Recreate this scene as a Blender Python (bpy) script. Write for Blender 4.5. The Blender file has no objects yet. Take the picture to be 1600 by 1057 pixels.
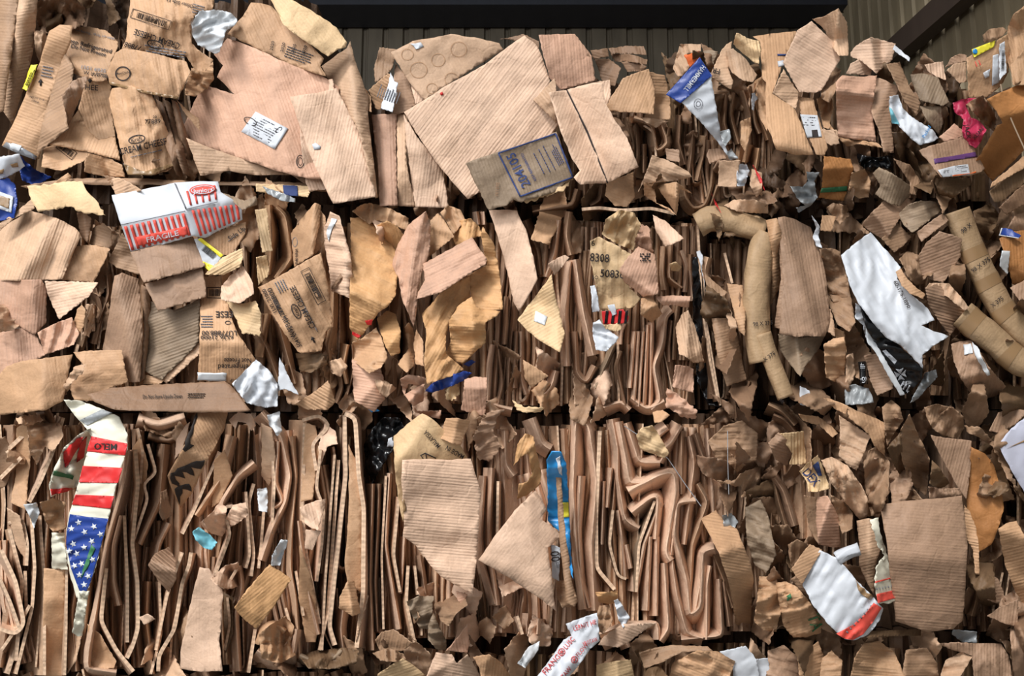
import bpy, bmesh, math, random, zlib
from mathutils import Vector, Matrix, noise
from mathutils.geometry import delaunay_2d_cdt

SC = bpy.context.scene
# ---------------------------------------------------------------- camera, sky, sun, exposure
W, H, F = 1600, 1057, 1155.0
PITCH = math.radians(8)
CAM = Vector((0, -3.2, 1.75))
cd = bpy.data.cameras.new('camera'); cam = bpy.data.objects.new('camera', cd)
SC.collection.objects.link(cam); SC.camera = cam
cam.location = CAM; cam.rotation_euler = (math.pi / 2 + PITCH, 0, 0)
cd.sensor_width = 36; cd.lens = 36 * F / W; cd.clip_start = .05
w = bpy.data.worlds.new('overcast_sky'); SC.world = w; w.use_nodes = True
bg = w.node_tree.nodes['Background']
bg.inputs[0].default_value = (.93, .96, 1, 1); bg.inputs[1].default_value = .42
sd = bpy.data.lights.new('daylight', 'SUN'); sd.energy = 3.2; sd.angle = math.radians(14); sd.color = (1, .985, .965)
so = bpy.data.objects.new('daylight', sd); SC.collection.objects.link(so)
so.rotation_euler = Vector((.38, .62, -.70)).to_track_quat('-Z', 'Y').to_euler()
# the open side of the shed, front left: broad soft daylight that falls off towards the right-hand bales
ad_ = bpy.data.lights.new('open_doorway_daylight', 'AREA'); ad_.shape = 'RECTANGLE'; ad_.size = 3.2; ad_.size_y = 2.4; ad_.energy = 145; ad_.color = (.97, .98, 1)
ao = bpy.data.objects.new('open_doorway_daylight', ad_); SC.collection.objects.link(ao); ao.location = (-2.7, -3.7, 4.0)
ao.rotation_euler = (Vector((-.5, 0, 2.1)) - ao.location).to_track_quat('-Z', 'Y').to_euler()
SC.view_settings.view_transform = 'Standard'; SC.view_settings.look = 'None'
SC.view_settings.exposure = -.12; SC.view_settings.gamma = 1; SC.view_settings.use_curve_mapping = False

FW = Vector((0, math.cos(PITCH), math.sin(PITCH))); UP = Vector((0, -math.sin(PITCH), math.cos(PITCH)))
def ray(px, py): return Vector(((px - W / 2) / F, 0, 0)) + FW + UP * ((H / 2 - py) / F)
def P(px, py, d=0.):
    """point seen at pixel px,py lying d metres in front of the bale faces (plane y = -d)"""
    r = ray(px, py); return CAM + r * ((-d - CAM.y) / r.y)
def PX(px, py, X):
    r = ray(px, py); return CAM + r * (X / r.x)
MP = 3.2 / F                                                 # metres per pixel on the bale faces
TL = {}
for i in range(4):
    TL['A%d' % (i + 1)] = (400 * i, 0, 3.11); TL['B%d' % (i + 1)] = (400 * i, 300, 2.935); TL['C%d' % (i + 1)] = (400 * i, 620, 2.42)
TL['G'] = (0, 0, 1.)
def pts(tile, s):
    ox, oy, k = TL[tile]
    return [(ox + float(a.split(',')[0]) / k, oy + float(a.split(',')[1]) / k) for a in s.split()]

# ---------------------------------------------------------------- materials
def srgb(c):
    return tuple((v / 255 / 12.92 if v / 255 < .04045 else ((v / 255 + .055) / 1.055) ** 2.4) for v in c)
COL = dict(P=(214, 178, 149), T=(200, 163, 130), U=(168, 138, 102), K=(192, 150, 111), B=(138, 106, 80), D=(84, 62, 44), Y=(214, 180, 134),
           O=(176, 118, 62), G=(146, 124, 100), R=(198, 154, 126), M=(160, 126, 96), N=(166, 132, 105), Q=(112, 86, 60), A=(200, 152, 100))
PLAIN = dict(W=((204, 208, 214), .5, 0), V=((214, 218, 221), .45, 0), blue=((32, 62, 140), .4, 0), sky=((40, 140, 205), .35, 0), red=((206, 40, 40), .5, 0),
             coral=((228, 84, 70), .6, 0), ink=((46, 38, 36), .8, 0), navyink=((48, 64, 112), .8, 0), black=((14, 14, 16), .25, 0), yellow=((235, 222, 60), .5, 0),
             orange=((232, 110, 50), .6, 0), purple=((96, 60, 112), .5, 0), pink=((186, 50, 84), .5, 0), cyan=((120, 190, 205), .6, 0), green=((60, 120, 80), .6, 0),
             grey=((150, 154, 156), .3, 0), paleink=((150, 116, 88), .8, 0), cream=((224, 220, 200), .5, 0), stain=((40, 32, 28), .8, 0), lilac=((192, 194, 210), .6, 0),
             tape=((150, 120, 86), .3, 0), ringink=((176, 138, 104), .8, 0), redink=((200, 90, 90), .8, 0), greyink=((120, 120, 125), .8, 0), wire=((120, 116, 110), .35, 0), silver=((190, 192, 196), .2, .6))
_mats = {}
def N_(nt, t, **kw):
    n = nt.nodes.new(t)
    for k, v in kw.items(): setattr(n, k, v)
    return n
def mat(key, fl=1.0):
    k = (key, fl)
    if k in _mats: return _mats[k]
    m = bpy.data.materials.new({'P': 'pale_cardboard'}.get(key, 'material_' + key)); m.use_nodes = True; nt = m.node_tree; L = nt.links
    b = nt.nodes['Principled BSDF']; _mats[k] = m
    uv = N_(nt, 'ShaderNodeUVMap'); uv.uv_map = 'UVMap'
    n1 = N_(nt, 'ShaderNodeTexNoise'); n1.inputs['Scale'].default_value = 9; n1.inputs['Detail'].default_value = 6; n1.inputs['Roughness'].default_value = .6
    L.new(uv.outputs[0], n1.inputs['Vector'])
    if key in COL or key == 'edge':
        base = srgb(COL.get(key, (210, 176, 144))); lu = sum(base) / 3; base = tuple(c * .92 + lu * .08 * .97 for c in base)
        oi = N_(nt, 'ShaderNodeObjectInfo')
        ad = N_(nt, 'ShaderNodeVectorMath', operation='MULTIPLY_ADD'); ad.inputs[1].default_value = (7, 7, 7)
        L.new(oi.outputs['Random'], ad.inputs[0]); L.new(uv.outputs[0], ad.inputs[2]); L.new(ad.outputs[0], n1.inputs['Vector'])
        mp = N_(nt, 'ShaderNodeMapping'); mp.inputs['Scale'].default_value = (70, 1.6, 1); L.new(ad.outputs[0], mp.inputs[0])
        n2 = N_(nt, 'ShaderNodeTexNoise'); n2.inputs['Scale'].default_value = 1; n2.inputs['Detail'].default_value = 3; L.new(mp.outputs[0], n2.inputs['Vector'])
        wv = N_(nt, 'ShaderNodeTexWave'); wv.inputs['Scale'].default_value = 24; wv.inputs['Distortion'].default_value = .5; wv.inputs['Detail'].default_value = 1
        L.new(ad.outputs[0], wv.inputs['Vector'])
        # tone = 1 + random + mottling + fibres
        def math_(op, a, c, v=None):
            q = N_(nt, 'ShaderNodeMath', operation=op)
            for i_, z in enumerate((a, c)):
                if z is None: continue
                if isinstance(z, (int, float)): q.inputs[i_].default_value = z
                else: L.new(z, q.inputs[i_])
            return q.outputs[0]
        t = math_('ADD', math_('MULTIPLY', oi.outputs['Random'], .24), .88)
        t = math_('ADD', t, math_('MULTIPLY', math_('SUBTRACT', n1.outputs[0], .5), .62))
        t = math_('ADD', t, math_('MULTIPLY', math_('SUBTRACT', n2.outputs[0], .5), .13 * (.6 + fl)))
        n3 = N_(nt, 'ShaderNodeTexNoise'); n3.inputs['Scale'].default_value = 120; n3.inputs['Detail'].default_value = 2; L.new(ad.outputs[0], n3.inputs['Vector'])
        t = math_('ADD', t, math_('MULTIPLY', math_('SUBTRACT', n3.outputs[0], .5), .25))
        if key == 'edge':
            w2 = N_(nt, 'ShaderNodeTexWave', bands_direction='Y'); w2.inputs['Scale'].default_value = 14; w2.inputs['Distortion'].default_value = 1.5; L.new(uv.outputs[0], w2.inputs['Vector'])
            t = math_('ADD', t, math_('MULTIPLY', math_('SUBTRACT', w2.outputs[1], .6), .28))
        vm = N_(nt, 'ShaderNodeVectorMath', operation='SCALE'); vm.inputs[0].default_value = base; L.new(t, vm.inputs['Scale'])
        # spots of dirt
        n4 = N_(nt, 'ShaderNodeTexNoise'); n4.inputs['Scale'].default_value = 4; n4.inputs['Detail'].default_value = 8; n4.inputs['Roughness'].default_value = .75; L.new(ad.outputs[0], n4.inputs['Vector'])
        cr = N_(nt, 'ShaderNodeMapRange'); cr.inputs[1].default_value = .60; cr.inputs[2].default_value = .74; cr.inputs[4].default_value = .5; L.new(n4.outputs[0], cr.inputs[0])
        mx = N_(nt, 'ShaderNodeMix', data_type='RGBA'); L.new(cr.outputs[0], mx.inputs[0]); L.new(vm.outputs[0], mx.inputs[6]); mx.inputs[7].default_value = (base[0] * .42, base[1] * .36, base[2] * .32, 1)
        L.new(mx.outputs[2], b.inputs['Base Color'])
        h = math_('ADD', math_('MULTIPLY', wv.outputs[1], .11 * fl), math_('MULTIPLY', n2.outputs[0], .55 * fl))
        h = math_('ADD', h, math_('MULTIPLY', n1.outputs[0], 1.6))
        nz = N_(nt, 'ShaderNodeTexNoise'); nz.inputs['Scale'].default_value = 7; nz.inputs['Detail'].default_value = 2; L.new(ad.outputs[0], nz.inputs['Vector'])
        mv = N_(nt, 'ShaderNodeMix', data_type='VECTOR'); mv.inputs[0].default_value = .12; L.new(ad.outputs[0], mv.inputs[4]); L.new(nz.outputs[1], mv.inputs[5])
        vo = N_(nt, 'ShaderNodeTexVoronoi', feature='DISTANCE_TO_EDGE'); vo.inputs['Scale'].default_value = 8; L.new(mv.outputs[1], vo.inputs['Vector'])
        vr = N_(nt, 'ShaderNodeMapRange'); vr.inputs[2].default_value = .06; L.new(vo.outputs[0], vr.inputs[0])
        v2 = N_(nt, 'ShaderNodeTexVoronoi'); v2.inputs['Scale'].default_value = 11; L.new(mv.outputs[1], v2.inputs['Vector'])
        h = math_('ADD', h, math_('ADD', math_('MULTIPLY', vr.outputs[0], .12), math_('MULTIPLY', v2.outputs[0], .9)))
        bp = N_(nt, 'ShaderNodeBump'); bp.inputs['Strength'].default_value = .9; bp.inputs['Distance'].default_value = .006; L.new(h, bp.inputs['Height']); L.new(bp.outputs[0], b.inputs['Normal'])
        b.inputs['Roughness'].default_value = .62; b.inputs['Specular IOR Level'].default_value = .35
    else:
        c, r, me = PLAIN[key]; base = srgb(c)
        mr = N_(nt, 'ShaderNodeMapRange'); mr.inputs[3].default_value = .86; mr.inputs[4].default_value = 1.08; L.new(n1.outputs[0], mr.inputs[0])
        vm = N_(nt, 'ShaderNodeVectorMath', operation='SCALE'); vm.inputs[0].default_value = base; L.new(mr.outputs[0], vm.inputs['Scale']); L.new(vm.outputs[0], b.inputs['Base Color'])
        b.inputs['Roughness'].default_value = r; b.inputs['Metallic'].default_value = me
        bp = N_(nt, 'ShaderNodeBump'); bp.inputs['Strength'].default_value = .4; bp.inputs['Distance'].default_value = .004; L.new(n1.outputs[0], bp.inputs['Height']); L.new(bp.outputs[0], b.inputs['Normal'])
    return m
def clear_mat():
    if 'clear' in _mats: return _mats['clear']
    m = bpy.data.materials.new('clear_plastic'); m.use_nodes = True; b = m.node_tree.nodes['Principled BSDF']
    b.inputs['Base Color'].default_value = (.8, .82, .84, 1); b.inputs['Roughness'].default_value = .12; b.inputs['Alpha'].default_value = .42
    _mats['clear'] = m; return m

# ---------------------------------------------------------------- objects
def mesh_obj(name, verts, faces, material, parent=None, uvs=None, org=None, mats=None, fm=None, smooth=True):
    me = bpy.data.meshes.new(name)
    org = org if org is not None else sum(verts, Vector()) / len(verts)
    me.from_pydata([v - org for v in verts], [], faces)
    me.materials.append(material)
    for q in (mats or []): me.materials.append(q)
    if uvs:
        l = me.uv_layers.new(name='UVMap')
        l.data.foreach_set('uv', [c for lp in me.loops for c in uvs[lp.vertex_index]])
    if smooth: me.polygons.foreach_set('use_smooth', [True] * len(me.polygons))
    if fm: me.polygons.foreach_set('material_index', fm)
    me.update()
    o = bpy.data.objects.new(name, me); SC.collection.objects.link(o)
    if parent is not None: o.parent = parent
    else: o.location = org
    return o
def tag(o, label, cat, group=None, kind=None):
    if label: o['label'] = label
    if cat: o['category'] = cat
    if group: o['group'] = group
    if kind: o['kind'] = kind
    return o

def inside(p, poly):
    x, y = p; c = False; j = len(poly) - 1
    for i in range(len(poly)):
        xi, yi = poly[i]; xj, yj = poly[j]
        if (yi > y) != (yj > y) and x < (xj - xi) * (y - yi) / (yj - yi) + xi: c = not c
        j = i
    return c
def fine(poly, step, jit, rng):
    out = []
    n = len(poly)
    for i in range(n):
        a, b = poly[i], poly[(i + 1) % n]; L = math.hypot(b[0] - a[0], b[1] - a[1]); k = max(1, int(L / step))
        nx, ny = (-(b[1] - a[1]) / (L + 1e-6), (b[0] - a[0]) / (L + 1e-6)); bow = rng.uniform(-.012, .012) * L * (1 if jit else 0)
        for s in range(k):
            t = s / k; o = (rng.uniform(-jit, jit) if s else 0) + bow * 4 * t * (1 - t)
            out.append((a[0] + (b[0] - a[0]) * t + nx * o, a[1] + (b[1] - a[1]) * t + ny * o))
    return out
def tri(poly, step):
    x0 = min(p[0] for p in poly); x1 = max(p[0] for p in poly); y0 = min(p[1] for p in poly); y1 = max(p[1] for p in poly)
    vs = [Vector(p) for p in poly]; n = len(vs)
    j = 0; y = y0 + step * .5
    while y < y1:
        x = x0 + step * (.5 if j % 2 else 1)
        while x < x1:
            if inside((x, y), poly): vs.append(Vector((x, y)))
            x += step
        y += step * .87; j += 1
    r = delaunay_2d_cdt(vs, [(i, (i + 1) % n) for i in range(n)], [], 1, 1e-4)
    return [(v.x, v.y) for v in r[0]], [tuple(f) for f in r[2]]

class Surf:
    ang = 0; step = 5; rimmed = False; wr = 0
    def pos(s, px, py, off=0.): return P(px, py, s.depth(px, py) + off)
    def build(s, name, polys, m, step, th, off, parent, org=None):
        V, Fc, U = [], [], []; rim = set()
        ca, sa = math.cos(s.ang), math.sin(s.ang)
        for poly in polys:
            v2, fs = tri(poly, step); n = len(v2); b0 = len(V)
            if not fs: continue
            V += [s.pos(x, y, off) for x, y in v2]; V += [s.pos(x, y, off - th) for x, y in v2]
            uu = [((x * ca - y * sa) * MP, (x * sa + y * ca) * MP) for x, y in v2]; U += uu + uu
            cnt = {}
            for f in fs:
                a, b, c = [v2[i] for i in f]
                if (b[0] - a[0]) * (c[1] - a[1]) - (b[1] - a[1]) * (c[0] - a[0]) > 0: f = f[::-1]
                Fc.append(tuple(i + b0 for i in f)); Fc.append(tuple(i + n + b0 for i in f[::-1]))
                for i in range(3):
                    e = (f[i], f[(i + 1) % 3]); cnt[e] = 1
            for (a, b) in cnt:
                if (b, a) not in cnt: Fc.append((a + b0, a + n + b0, b + n + b0, b + b0)); rim.add(len(Fc) - 1)
        if th >= .004: return mesh_obj(name, V, Fc, m, parent, U, org, [mat('edge')] if s.rimmed else None, [1 if (i in rim and s.rimmed) else 0 for i in range(len(Fc))])
        return mesh_obj(name, V, Fc, m, parent, U, org)
    def patch(s, tile, name, polys, col, off=.0018, label=None, th=.001, torn=0., fl=1.):
        """something printed or stuck on: follows the sheet, child of it"""
        if isinstance(polys, str): polys = [polys]
        pl = [fine(pts(tile, p) if isinstance(p, str) else p, 6, torn, s.rng) for p in polys]
        pl = [p for p in pl if len(p) > 2]; off += .0015 + .005 * min(1, s.wr)
        o = s.build(name, pl, mat(col, fl), 3.5 if s.wr else max(4, s.step), th, off, s.obj, Vector(s.obj.location))
        if label: o['label'] = label
        return o
class Sheet(Surf):
    """one piece of board: traced outline, own distance, tilt, creases, bend and thickness"""
    def __init__(s, tile, name, label, poly, d, col, cr=.10, n=4, tilt=None, bend=None, ang=None, torn=.7, fl=1., th=.005, cat='cardboard', group=None, wr=0., step=None, folds=None, seed=None, parent=None, material=None):
        poly = pts(tile, poly) if isinstance(poly, str) else poly
        s.poly = poly; s.d = d
        rng = random.Random(zlib.crc32((label + str(seed) + str(poly[0])).encode())); s.rng = rng; cr = cr * 1.7 + .05
        s.cx = sum(p[0] for p in poly) / len(poly); s.cy = sum(p[1] for p in poly) / len(poly)
        s.R = max(math.hypot(p[0] - s.cx, p[1] - s.cy) for p in poly)
        k = min(1., 60 / s.R)
        s.tilt = tilt or (rng.uniform(-.05, .05) * k * 1.4, rng.uniform(-.07, .03) * k * 1.4)
        s.bend = bend
        ang = rng.choice((0, 90)) + rng.uniform(-25, 25) if ang is None else ang
        s.ang = math.radians(ang)
        s.cs = []
        for i in range(n):
            a = rng.uniform(0, math.pi); o = rng.uniform(-.6, .6) * s.R
            s.cs.append((math.cos(a), math.sin(a), o, rng.choice((-1, 1)) * rng.uniform(.3, 1) * cr * MP))
        for f in folds or []:            # explicit fold lines: x1,y1,x2,y2,strength (+ ridge towards viewer)
            (x1, y1), (x2, y2) = pts(tile, '%f,%f %f,%f' % tuple(f[:4])); L = math.hypot(x2 - x1, y2 - y1)
            nx, ny = -(y2 - y1) / L, (x2 - x1) / L
            s.cs.append((nx, ny, (x1 - s.cx) * nx + (y1 - s.cy) * ny, -f[4] * MP))
        s.wr = wr; s.so = Vector((rng.uniform(0, 99), rng.uniform(0, 99), 0)); s.off0 = 0
        s.off0 = sum(s.disp(*p) for p in poly + [(s.cx, s.cy)]) / (len(poly) + 1)
        step = step or max(3.2, min(9, s.R / 13)); s.step = step
        if wr: step = min(step, 5)
        s.rimmed = col in COL
        pf = fine(poly, max(step * .8, 3), torn, rng)
        s.obj = s.build(name, [pf], material or mat(col, fl), step, th, 0, parent)
        if parent is None: tag(s.obj, label, cat, group)
        s.label = label
    def disp(s, px, py):
        x, y = px - s.cx, py - s.cy
        v = (s.tilt[0] * x + s.tilt[1] * y) / 100 * 1.0
        for c in s.cs: v += c[3] * abs(x * c[0] + y * c[1] - c[2])
        if s.bend:
            a, k = s.bend; a = math.radians(a); q = (x * math.cos(a) - y * math.sin(a)) / s.R; v -= k * q * q
        if s.wr:
            q = Vector((x / 26, y / 26, 0)) + s.so
            ca, sa = math.cos(s.ang), math.sin(s.ang); g = Vector(((x * ca - y * sa) / 15, (x * sa + y * ca) / 60, 3)) + s.so + Vector((.5 * noise.noise(q * .7), 0, 0))
            v += min(1.3, s.wr + .3) * .026 * (1 - 2 * abs(noise.noise(g)) ** .8)
            v += s.wr * (.02 * (abs(noise.noise(q)) * 2 - .5) + .009 * (1 - 2 * abs(noise.noise(q * 2.3))) + .004 * noise.noise(q * 6))
        else:
            q = Vector((x / 55, y / 55, 0)) + s.so
            v += .020 * noise.noise(q * .8) + .012 * abs(noise.noise(q * 1.7)) + .004 * abs(noise.noise(q * 4.5))
        return v
    def depth(s, px, py): return s.d + s.disp(px, py) - s.off0
_txt = {}
def text_mesh(t):
    if t in _txt: return _txt[t]
    c = bpy.data.curves.new('lettering', 'FONT'); c.body = t; c.size = 1; c.resolution_u = 2; c.offset = .012
    o = bpy.data.objects.new('lettering', c); me = bpy.data.meshes.new_from_object(o)
    vs = [tuple(v.co) for v in me.vertices]; fs = [tuple(p.vertices) for p in me.polygons]
    bpy.data.objects.remove(o); bpy.data.curves.remove(c); bpy.data.meshes.remove(me)
    if vs:
        x0 = min(v[0] for v in vs); x1 = max(v[0] for v in vs); vs = [(v[0] - (x0 + x1) / 2, v[1] - .35) for v in vs]
        wd = x1 - x0
    else: wd = 1
    _txt[t] = (vs, fs, wd); return _txt[t]
def text(sf, tile, t, cx, cy, size, ang=0, col='ink', wid=None, name='printed_lettering', off=.0035):
    """lettering printed on a surface. size = letter height in tile pixels, wid = total width"""
    ox, oy, k = TL[tile]; cx = ox + cx / k; cy = oy + cy / k; off += .0028 + .004 * min(1, getattr(sf, 'wr', 0))
    vs, fs, wd = text_mesh(t)
    sy = size / k / .7; sx = (wid / k / wd) if wid else sy
    a = math.radians(ang); ca, sa = math.cos(a), math.sin(a)
    V = []
    for x, y in vs:
        x *= sx; y *= sy
        V.append(sf.pos(cx + x * ca - y * sa, cy - x * sa - y * ca, off))
    if not fs: return
    return mesh_obj(name, V, fs, mat(col), sf.obj, None, Vector(sf.obj.location), smooth=False)
def rect(cx, cy, w_, h_, ang, sub=None):
    a = math.radians(ang); ca, sa = math.cos(a), math.sin(a); out = []
    for x, y in ((-w_ / 2, -h_ / 2), (w_ / 2, -h_ / 2), (w_ / 2, h_ / 2), (-w_ / 2, h_ / 2)):
        out.append((cx + x * ca - y * sa, cy - x * sa - y * ca))
    return out
def gp(tile, poly):
    ox, oy, k = TL[tile]; return [(ox + x / k, oy + y / k) for x, y in poly]
def off_c(cx, cy, x, y, ang):
    a = math.radians(ang); return cx + x * math.cos(a) - y * math.sin(a), cy - x * math.sin(a) - y * math.cos(a)
def frame(cx, cy, w_, h_, ang, t):
    out = []
    for x, y, a, b in ((0, h_ / 2, w_, t), (0, -h_ / 2, w_, t), (w_ / 2, 0, t, h_), (-w_ / 2, 0, t, h_)):
        c = off_c(cx, cy, x, y, ang); out.append(rect(c[0], c[1], a, b, ang))
    return out
def barcode(sf, tile, cx, cy, w_, h_, ang, framed=True, col='ink'):
    rng = random.Random(int(cx * 7 + cy)); ps = frame(cx, cy, w_, h_, ang, max(2.5, h_ * .06)) if framed else []
    x = -w_ * .38
    while x < w_ * .38:
        b = rng.choice((1.6, 2.4, 3.6)) * w_ / 150; c = off_c(cx, cy, x, 0, ang); ps.append(rect(c[0], c[1], b, h_ * .66, ang)); x += b + rng.choice((2.2, 3.2, 4)) * w_ / 150
    sf.patch(tile, 'barcode', [gp(tile, p) for p in ps], col, off=.003)
def ellipse(cx, cy, rx, ry, ang, n=28):
    return [off_c(cx, cy, rx * math.cos(i / n * 6.2832), ry * math.sin(i / n * 6.2832), ang) for i in range(n)]
def ring(sf, tile, cx, cy, rx, ry, ang, t, col, name='printed_ring', off=.003):
    """ring as a band of quads following the surface"""
    ox, oy, k = TL[tile]; V, Fc = [], []; n = 36
    for i in range(n):
        for q in (0, -t):
            x, y = off_c(cx, cy, (rx + q) * math.cos(i / n * 6.2832), (ry + q) * math.sin(i / n * 6.2832), ang); V.append(sf.pos(ox + x / k, oy + y / k, off))
    for i in range(n):
        j = (i + 1) % n; Fc.append((2 * i, 2 * j, 2 * j + 1, 2 * i + 1))
    return mesh_obj(name, V, Fc, mat(col), sf.obj, None, Vector(sf.obj.location), smooth=False)

def resample(path, step):
    out = []
    n = len(path)
    def cr(p0, p1, p2, p3, t):
        return tuple(.5 * (2 * b + (c - a) * t + (2 * a - 5 * b + 4 * c - dd) * t * t + (3 * b - a - 3 * c + dd) * t ** 3) for a, b, c, dd in zip(p0, p1, p2, p3))
    for i in range(n - 1):
        p1, p2 = path[i], path[i + 1]; p0 = path[i - 1] if i else p1; p3 = path[i + 2] if i + 2 < n else p2
        k = max(1, int(math.dist(p1, p2) / step))
        for s in range(k): out.append(cr(p0, p1, p2, p3, s / k))
    out.append(path[-1]); return out

class Tube(Surf):
    def __init__(s, tile, name, label, path, r, d, col, cr=.06, bands=(), group=None, cat='tube', fl=.25, end=True):
        s.path = resample(pts(tile, path), 6); k = TL[tile][2]; s.r = r / k; s.d = d; s.rng = random.Random(zlib.crc32(label.encode()))
        V, Fc, U = [], [], []; n = 20; so = Vector((s.rng.uniform(0, 50), 3, 7)); L = 0
        Pn = s.path
        for i, p in enumerate(Pn):
            a = Pn[max(0, i - 1)]; b = Pn[min(len(Pn) - 1, i + 1)]; l = math.dist(a, b) + 1e-6; nx, ny = -(b[1] - a[1]) / l, (b[0] - a[0]) / l
            if i: L += math.dist(Pn[i - 1], p)
            for j in range(n):
                f = j / n * 6.2832; rr = s.r * (1 + cr * noise.noise(Vector((p[0] / 22, p[1] / 22, j * .7)) + so) * 2)
                V.append(P(p[0] + nx * rr * math.cos(f), p[1] + ny * rr * math.cos(f), d + rr * MP * math.sin(f))); U.append((L * MP, rr * f * MP))
        for i in range(len(Pn) - 1):
            for j in range(n):
                q = (j + 1) % n; Fc.append((i * n + j, i * n + q, (i + 1) * n + q, (i + 1) * n + j))
        Fc.append(tuple(range(n))[::-1]); e = (len(Pn) - 1) * n; Fc.append(tuple(range(e, e + n)))
        s.obj = mesh_obj(name, V, Fc, mat(col, fl), None, U); tag(s.obj, label, cat, group)
        for t0 in bands:
            i0 = int(t0 * (len(Pn) - 1)); i1 = min(len(Pn) - 1, i0 + 3)
            vv = []; ff = []
            org = Vector(s.obj.location)
            for i in range(i0, i1 + 1):
                c = P(Pn[i][0], Pn[i][1], d)
                for j in range(n): vv.append(c + (V[i * n + j] - c) * 1.03)
            for i in range(i1 - i0):
                for j in range(n):
                    q = (j + 1) % n; ff.append((i * n + j, i * n + q, (i + 1) * n + q, (i + 1) * n + j))
            if ff: mesh_obj('tape_band', vv, ff, mat('tape'), s.obj, [(0, 0)] * len(vv), org)
    def depth(s, px, py):
        o = min(math.dist(p, (px, py)) for p in s.path); return s.d + MP * math.sqrt(max(0, s.r ** 2 - o ** 2)) * 1.03

TR = [0]; DEFER = []
def chaikin(path, it=1):
    for _ in range(it):
        if len(path) < 3: return path
        out = [path[0]]
        for a, b in zip(path, path[1:]):
            L = math.dist(a, b) + 1e-6; t = min(.3, 5 / L)
            out += [(a[0] + (b[0] - a[0]) * t, a[1] + (b[1] - a[1]) * t), (b[0] - (b[0] - a[0]) * t, b[1] - (b[1] - a[1]) * t)]
        path = out[:1] + out[2:-1] + [path[-1]]
    return path
def lin(path, step):
    out = []
    for a, b in zip(path, path[1:]):
        k = max(1, int(math.dist(a, b) / step))
        out += [(a[0] + (b[0] - a[0]) * s / k, a[1] + (b[1] - a[1]) * s / k) for s in range(k)]
    return out + [path[-1]]
def knots(rng, L, gap, amp):
    """random bent line: piecewise straight, like creased board"""
    ks = [(0, rng.uniform(-amp, amp))]
    while ks[-1][0] < L: ks.append((ks[-1][0] + gap * rng.uniform(.5, 1.6), rng.uniform(-amp, amp)))
    def f(x):
        for (a, u), (b, v) in zip(ks, ks[1:]):
            if x <= b: return u + (v - u) * (x - a) / (b - a)
        return ks[-1][1]
    return f
def strip(path, kind, w_, lean, d, D, col, name, label, group, rng, cat='cardboard', th=2.2, parent=None, fl=.35, nr=1, agg=None):
    """folded board seen edge-on: a cross-section (single ply, folded ridge or pleats) swept along the visible edge"""
    Q = lin(chaikin(path, 2), 8); V, Fc, U, fm = [], [], [], []
    Lt = sum(math.dist(a, b) for a, b in zip(Q, Q[1:])); gr = [0]
    if kind == 'e':   cs = [(-th / 2, 0), (th / 2, 0), (th / 2 + lean, D), (-th / 2 + lean, D)]; gr = [0, 0, 1, 1]
    else:
        r = min(3.2, w_ * .22) if kind == 'f' else min(1.6, w_ * .15); pr = []; x = 0
        for q in range(nr):
            pr.append((x, rng.uniform(0, .035) if nr > 1 else 0)); x += w_ * rng.uniform(.7, 1.3)
        x0 = pr[-1][0] / 2; out = abs(lean); cs = []; gr = []
        a, b = (out * .4 + 2, out + 4) if lean > 0 else (out + 4, out * .4 + 2)
        cs.append((-x0 - w_ / 2 - a, D)); gr.append(0)
        for q, (x, e) in enumerate(pr):
            x -= x0
            cs += [(x - w_ * .42, e + .028), (x - r, e + .005), (x - r * .35, e), (x + r * .35, e), (x + r, e + .005), (x + w_ * .42, e + .028)]; gr += [q + 1] * 6
            if q < nr - 1: cs.append((x + w_ * .5, e + rng.uniform(.05, .10))); gr.append(q + 1)
        cs.append((pr[-1][0] - x0 + w_ / 2 + b, D)); gr.append(nr)
    n = len(cs); L = 0; N = len(Q); G = max(gr) + 1
    kl = [knots(rng, Lt, 60, 1.2 if q == 0 else w_ * .22) for q in range(G)]; kd = [knots(rng, Lt, 70, .014) for q in range(G)]; kb = knots(rng, Lt, 80, 5)
    cum = [0]
    for c0, c1 in zip(cs, cs[1:]): cum.append(cum[-1] + math.hypot((c1[0] - c0[0]) * MP, c1[1] - c0[1]))
    so = Vector((rng.uniform(0, 99), rng.uniform(0, 99), 0))
    for i, p in enumerate(Q):
        a = Q[max(0, i - 1)]; b = Q[min(N - 1, i + 1)]; l = math.dist(a, b) + 1e-6; nx, ny = -(b[1] - a[1]) / l, (b[0] - a[0]) / l
        if i: L += math.dist(Q[i - 1], p)
        for j, (o, e) in enumerate(cs):
            g = gr[j]; oo = o + (kl[g](L) if nr > 1 else 0) + kb(L) * e / D
            V.append(P(p[0] + nx * oo, p[1] + ny * oo, d + kd[g](L) * (1 - e / D * .5) + .003 * noise.noise(Vector((L / 14, j, 0)) + so) - e)); U.append((cum[j], L * MP))
    for i in range(N - 1):
        for j in range(n):
            q = (j + 1) % n; Fc.append((i * n + j, (i + 1) * n + j, (i + 1) * n + q, i * n + q)); fm.append(1 if kind == 'e' and j == 0 else 0)
    Fc.append(tuple(range(n))); fm.append(0); Fc.append(tuple(range((N - 1) * n, N * n))[::-1]); fm.append(0)
    if agg is not None:
        b0 = len(agg['V']); agg['V'] += V; agg['U'] += U; agg['F'] += [tuple(q + b0 for q in f) for f in Fc]
        for q in fm:
            m = mat('edge') if q else mat(col, fl)
            if m not in agg['M']: agg['M'].append(m)
            agg['m'].append(agg['M'].index(m))
        return
    TR[0] += 1
    o = mesh_obj(name, V, Fc, mat(col, fl), parent, U, mats=[mat('edge')] if kind == 'e' else None, fm=fm, smooth=kind == 'f')
    if parent is None: tag(o, label, cat, group)
    return o
def S(tile, name, label, poly, d, col, **k): return Sheet(tile, name, label, poly, d, col, **k)
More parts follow.
